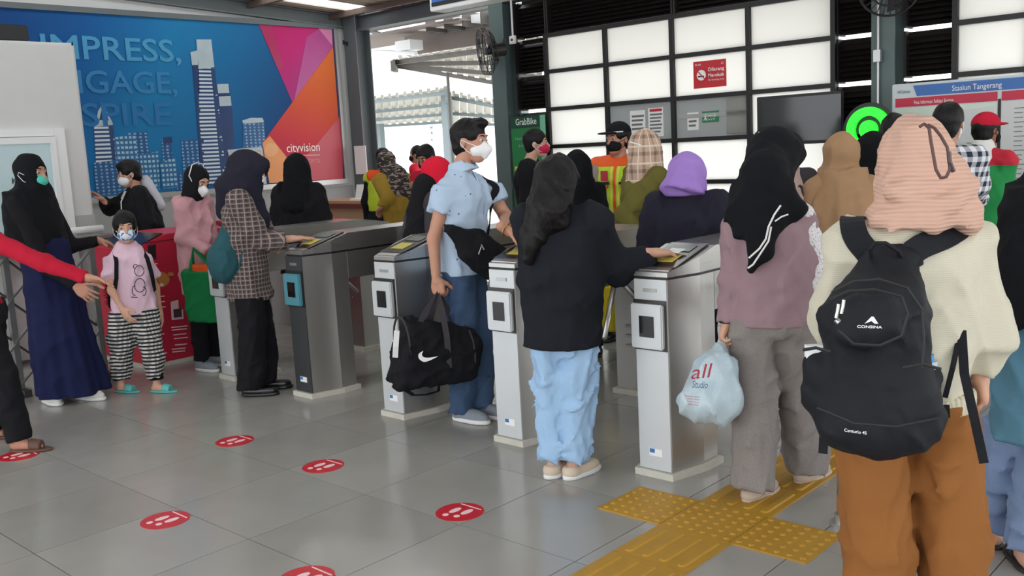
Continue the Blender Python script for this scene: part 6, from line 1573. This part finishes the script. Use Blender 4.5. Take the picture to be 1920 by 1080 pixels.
# ---- headscarf tops and people further right
P = Person('person in dusty rose headscarf, only its crown showing above the mauve-bloused person', onY(1470, 300, 5.9).to_2d(), 1.54, 170, res=.014)
P.build_body(face=False); P.shirt(F_dgrey, .6, name='grey_coat'); P.trousers(F_black); P.hijab(fabric('rose_scarf', (196, 168, 160)), [P.cape(1.1)], hood=(.10, .115, .112)); P.shoes(M_bshoe, M_bshoe)
P = Person('person in long tan headscarf reaching to the waist, seen from behind', onY(1578, 350, 5.35).to_2d(), 1.51, 178, res=.012)
k = P.k; J = P.J; P.build_body(face=False); P.shirt(F_tan, .3, name='tan_dress', hip=(.22, .19), mid=(.2, .16)); P.trousers(F_black)
P.hijab(F_tan, [(s_econe(J['nk']+V3(0, 0, .04), V3(0, -.02, .95*k), (.13, .12), (.27, .21), cap=True), .07)], hood=(.108, .12, .12), amp=.006, post=lambda f: s_pleat(f, .014, 7, (0, -.02), 1.45*k, .95*k, 3)); P.shoes(M_bshoe, M_bshoe)
P = Person('person in black headscarf between the tan and the peach headscarves', onY(1636, 320, 6.05).to_2d(), 1.51, 185, res=.013)
P.build_body(face=False); P.shirt(F_mustard, .6, name='ochre_top', hip=(.2, .16)); P.trousers(F_black); P.hijab(F_blk2, [(s_econe(P.J['nk']+V3(0, 0, .06), P.J['ch']+V3(0, -.02, -.05), (.11, .11), (.2, .16)), .06)], hood=(.105, .118, .112)); P.shoes(M_bshoe, M_bshoe)
obj('hair_pin', MB().tube([P.W(1648, 292, -.16), P.W(1647, 284, -.16)], .008, 6), F_white, P.root)
P = Person('person in black cap mostly hidden behind the peach headscarf', onY(1676, 300, 6.3).to_2d(), 1.62, 140, SK3, .014)
P.build_body(face=False); P.shirt(F_black, .8, name='black_shirt'); P.trousers(F_black); P.hair(extra=[(s_ell((0, .05, .06), (.075, .09, .03)), .03)]); P.shoes(M_bshoe, M_bshoe)
P = Person('person in navy and white checked shirt with white mask at the map board', onY(1776, 300, 5.9).to_2d(), 1.66, 140, SK, .012, lean=(0, .0), head=(-2, 0, 0), sw=.95)
P.set(eR=(1834, 345, .0), wR=(1835, 375, .25)); P.build_body(face=False); P.shirt(F_chk, .8, name='checked_shirt', r=(.075, .07, .055), amp=.006); P.trousers(F_denim); P.hair(inflate=.014); P.mask(M_wmask); P.shoes(M_bshoe, M_bshoe)
P = Person('person in red cap and green and red shirt in front of the map board', onY(1845, 330, 7.05).to_2d(), 1.60, 118, SK3, .013, sw=1.08)
P.set(eR=(1876, 352, -.05), wR=(1884, 395, .2)); P.build_body(face=False)
def gr_mat():
    t = NT('green_red_jersey'); s = t.sep(t.co()); t.col(t.mix(t.math('GREATER_THAN', s[2], P.J['sL'].z-.05), rgb(28, 138, 70), rgb(192, 34, 56))); t.rough(.85); t.bump(t.noise(14, 2), .25, .012); return t.m
P.shirt(gr_mat(), P.W(1845, 436).z, name='green_shirt', sl=.85, r=(.08, .085), hip=(.2, .16), mid=(.19, .15), ch=(.19, .145), amp=.006); P.trousers(F_ljean, r=(.105, .09, .07))
P.wear('white_collar', [s_econe(P.J['nk']+V3(0, -.01, .02), P.J['nk']+V3(0, -.01, -.05), (.075, .08), (.12, .10))], F_white, neck=False, amp=0)
P.hair(); cp = surf('cap', P.hx(s_cut(s_ell((0, -.012, .045), (.088, .108, .085)), [lambda Q: Q[:, 2]-.03])), fabric('red_cap', (190, 30, 54)), P.root, .008)
surf('cap_brim', P.hx(s_ell((0, .115, .04), (.072, .075, .011))), fabric('red_cap', (190, 30, 54)), cp, .0055); P.mask(M_bmask); P.shoes(M_bshoe, M_wsole)

# ---- person at the right edge
P = Person('person in long black headscarf over steel blue tunic and pale jeans at the right edge', onG(1966, 1060).to_2d(), 1.53, 178, SK2, .011, sw=.82)
J = P.J; k = P.k
P.foot('L', 1856, 1020, -6); P.foot('R', 1925, 1066, 8)
for q_ in ('eL', 'wL', 'eR', 'wR'): J[q_].x *= .72
P.build_body(face=False); P.trousers(F_ljean, hem=.07, r=(.11, .095, .085), amp=.009)
P.shirt(F_tealsh, P.W(1890, 822).z, name='steel_blue_tunic', hip=(.23, .18), mid=(.21, .16), ch=(.2, .15), amp=.008)
zc_ = P.W(1890, 605).z
P.hijab(F_blk2, [(s_econe(J['nk']+V3(0, -.01, .04), V3(0, -.03, zc_), (.175, .14), (.28, .22), cap=True), .07)], hood=(.104, .118, .114), amp=.007, post=lambda f: s_pleat(f, .012, 7, (0, -.02), 1.4*k, .9*k, 5)); P.sandals(plain('black_sandal', (40, 34, 34), .6))
P.wear('teal_underscarf', [P.hx(s_ell((0, -.0, .06), (.10, .118, .085)))], fabric('teal_scarf', (34, 92, 100)), neck=False, amp=.003)

# ---- person in cream sweater with backpack
P = Person('person in peach ribbed headscarf, cream sweater and brown trousers with backpack, in front', onY(1702, 600, 2.78).to_2d(), 1.56, 176, SK2, .0095, lean=(.02, .0), lean2=(.035, .03), head=(8, 4, 0), sw=1.12)
P.set(sL=(1598, 462, .02), eL=(1572, 600, .02), wL=(1580, 710, .18), sR=(1808, 468, .02), eR=(1850, 628, .0), wR=(1838, 700, .03), hL=(1632, 800, .0), kL=(1645, 1010, .0), hR=(1762, 800, 0), kR=(1785, 1010, .0))
J = P.J; k = P.k
J['aL'] = V3(J['kL'].x, -.02, .085*k); J['aR'] = V3(J['kR'].x, -.02, .085*k)
P.hand('R', P.W(1846, 760, .03)-J['wR'], V3(-.9, .3, 0), .7, 0, .5); P.hand('L', V3(.1, .6, -.8), V3(1, 0, 0), .5); P.build_body(face=False)
P.trousers(F_brown, hem=.07, r=(.115, .115, .105), hip=(.205, .165), amp=.010, fs=10, res=.011)
sweater_hem = P.W(1790, 778, -.12).z
P.shirt(F_cream, sweater_hem, name='cream_sweater', r=(.092, .092, .062), hip=(.195, .155), mid=(.205, .165), ch=(.195, .155), amp=.010, fs=9, res=.0105)
P.wear('sweater_hem', [s_econe(V3(0, 0, sweater_hem-.005), V3(0, 0, sweater_hem+.05), (.205*k, .168*k), (.206*k, .168*k), cap=True)], m_rib('cream_rib', (206, 198, 172), 60, .5, 0), neck=False, amp=0)
P.hijab(F_peach, [(s_econe(J['nk']+V3(0, 0, .06), J['nk']+V3(0, -.01, -.058), (.10, .11), (.158, .14), cap=True), .05), (s_cone(J['nk']+V3(.08, -.05, .10), P.W(1812, 418, -.08), .045, .035), .05), (s_cone(J['nk']+V3(-.13, -.06, -.02), J['nk']+V3(.0, -.135, -.035), .024, .026), .012), (s_cone(J['nk']+V3(.0, -.135, -.035), J['nk']+V3(.13, -.07, -.01), .026, .024), .012), (s_cone(J['nk']+V3(-.10, -.08, .05), J['nk']+V3(.03, -.135, .005), .024, .026), .012), (s_cone(J['nk']+V3(.03, -.135, .005), J['nk']+V3(.12, -.08, .06), .026, .022), .012)], hood=(.101, .124, .116), extra=[(P.hx(s_ell((-.005, -.035, -.05), (.098, .10, .10))), .05)], amp=.008, fs=9, seed=7)
f = P.fields['headscarf']
def on_scarf2(pts, r, m, name):
    me = MB().tube([P.W(x, y, -.6) for x, y in pts], r, 6).mesh('m'); conform(me, f, P.W(1740, 300, .3)-P.W(1740, 300, -.3), .002, 50, 0.0); obj(name, me, m, P.root)
M_cord = plain('brown_cord', (88, 58, 52), .5)
on_scarf2(dense([(1724, 238), (1733, 232), (1742, 240), (1745, 262), (1750, 290), (1755, 318), (1764, 334), (1774, 332), (1781, 318), (1780, 298), (1776, 276), (1764, 255), (1752, 240), (1740, 234)], 5), .0035, M_cord, 'mask_cord')
on_scarf2(dense([(1779, 284), (1781, 305), (1788, 322)], 5), .005, plain('cord_bead', (60, 40, 40), .3), 'cord_toggle')
P.shoes(M_sneak, M_wsole)
# backpack
b = bag_root('backpack', P, 'large black backpack with white triangle logo on the person in cream', 'backpack')
F_pack = fabric('black_pack_nylon', (27, 28, 33), rough=.65, bump=.3)
D = -.16; W = P.W
q0 = W(1670, 486, D+.03); q1 = W(1642, 600, D-.06); q2 = W(1648, 775, D-.07)
f = s_union([s_econe(q0, q1, (.085, .042), (.130, .10)), (s_econe(q1, q2, (.130, .10), (.160, .115)), .06), (s_ell(W(1652, 790, D-.06), (.165, .11, .085)), .05),
             (s_econe(W(1620, 575, D-.16), W(1625, 620, D-.17), (.085, .035), (.090, .045)), .02),
             (s_econe(W(1532, 685, D-.03), W(1540, 750, D-.03), (.042, .05), (.05, .055)), .02), (s_econe(W(1728, 710, D-.03), W(1722, 775, D-.03), (.052, .055), (.06, .06)), .02)], .05)
f = s_fold(f, .006, 13, 4, (1, 1, .7)); surf('body', f, F_pack, b, .0095)
vd = W(1640, 650, .3)-W(1640, 650, -.3)
def on_pack(me, m, name, off=.003):
    conform(me, f, vd, off, 60, 0.0); me.materials.append(m); o = bpy.data.objects.new(name, me); COL.objects.link(o); o.parent = b
def pack_line(pts, r, m, name, off=.002): on_pack(MB().tube([W(x, y, -.6) for x, y in dense(pts, 6)], r, 6).mesh('m'), m, name, off)
pack_line([(1560, 548), (1600, 528), (1650, 524), (1700, 540), (1728, 580), (1732, 640), (1728, 690)], .0035, M_ink, 'zip_seam'); pack_line([(1556, 562), (1590, 546), (1640, 543), (1690, 556), (1702, 590), (1690, 630), (1650, 648), (1600, 645), (1572, 620)], .0035, M_ink, 'zip_seam')
pack_line([(1532, 765), (1600, 794), (1680, 800), (1760, 784)], .003, M_ink, 'seam'); pack_line([(1692, 690), (1730, 683), (1764, 692)], .004, M_ink, 'pocket_edge'); pack_line([(1506, 656), (1530, 652), (1556, 660)], .004, M_ink, 'pocket_edge')
M_logo = plain('white_logo_print', (226, 226, 228), .6)
def pack_poly(pts, name):
    bm = bmesh.new(); fc_ = bm.faces.new([bm.verts.new(W(x, y, -.6)) for x, y in pts]); bmesh.ops.triangulate(bm, faces=[fc_]); me = bpy.data.meshes.new('m'); bm.to_mesh(me); bm.free(); on_pack(me, M_logo, name)
pack_poly([(1621, 607), (1634, 593.5), (1638, 593.5), (1647, 607), (1640, 607), (1634, 602)], 'white_triangle')
def pack_text(s_, x0, y0, x1, y1, hpx, bold=0):
    me = text_mesh(s_, 1.0, 0.0, bold=bold); xs = [v.co.x for v in me.vertices]; ys = [v.co.y for v in me.vertices]; p = W(x0, y0, -.6); X = W(x1, y1, -.6)-p; U = W(x0, y0-hpx, -.6)-p
    for v in me.vertices: v.co = p+X*((v.co.x-min(xs))/(max(xs)-min(xs)))+U*(v.co.y/max(ys))
    on_pack(me, M_logo, 'lettering', .005)
pack_text('CONSINA', 1607, 614.5, 1654, 616, 5, .02); pack_text('Centurio 45', 1583, 809, 1625, 815, 6, .01)
def strap(name, pts, nrm, wdt, th=.012): return obj(name, MB().ribbon(pts, nrm, wdt, th), F_pack, b)
bk = (W(1700, 480, -.4)-W(1700, 480, .0)).normalized()
swf = P.fields['cream_sweater']
def sstrap(pts):
    q_, n_q = snap(swf, resample(pts, 4), .010, 5); strap('shoulder_strap', q_, n_q, .068)
sstrap([W(1642, 505, -.2), W(1624, 465, -.2), W(1604, 432, -.16), W(1598, 415, -.04), W(1598, 420, .06), W(1594, 470, .17), W(1590, 560, .18)])
sstrap([W(1690, 515, -.2), W(1722, 478, -.2), W(1768, 446, -.17), W(1806, 430, -.06), W(1812, 430, .05), W(1812, 480, .17), W(1808, 560, .18)])
obj('grab_handle', MB().tube([W(1634, 484, -.17), W(1632, 466, -.19), W(1641, 456, -.20), W(1660, 456, -.20), W(1684, 470, -.19), W(1692, 484, -.17)], .006, 8), F_pack, b)
strap('compression_strap', [W(1803, 620, -.14), W(1808, 700, -.20), W(1828, 790, -.22), W(1845, 868, -.22)], bk, .024, .005); strap('compression_strap', [W(1800, 625, -.13), W(1786, 690, -.20), W(1772, 745, -.18)], bk, .014, .005); strap('hanging_strap', [W(1545, 810, -.18), W(1543, 850, -.18)], bk, .024, .006)
strap('buckle', [W(1770, 760, -.19), W(1771, 782, -.19)], bk, .028, .014)
for (x, y) in ((1582, 562), (1572, 570)): pack_line([(x, y), (x-2, y+14), (x-5, y+26)], .004, M_chrome, 'zip_pull', .006)
pack_line([(1568, 596), (1574, 601), (1570, 606), (1566, 601)], .003, M_chrome, 'key_ring', .006)
bo_ = bag_root('water_bottle', P, 'water bottle with blue cap in the right side pocket of the black backpack', 'bottle'); c = W(1738, 676, D-.04)
obj('bottle', MB().cyl(c+V3(0, 0, -.13), c+V3(0, 0, .0), .028, 16), M_plas, bo_, smooth=False); obj('blue_cap', MB().cyl(c, c+V3(0, 0, .018), .017, 16), plain('blue_cap', (60, 140, 200), .4), bo_)
tp2 = bag_root('tissue_pack', P, 'white packet in the left side pocket of the black backpack', 'packet'); c = W(1528, 652, D-.03); obj('packet', MB().box(c.x-.025, c.x+.025, c.y-.012, c.y+.012, c.z-.08, c.z+.008), M_paper, tp2)
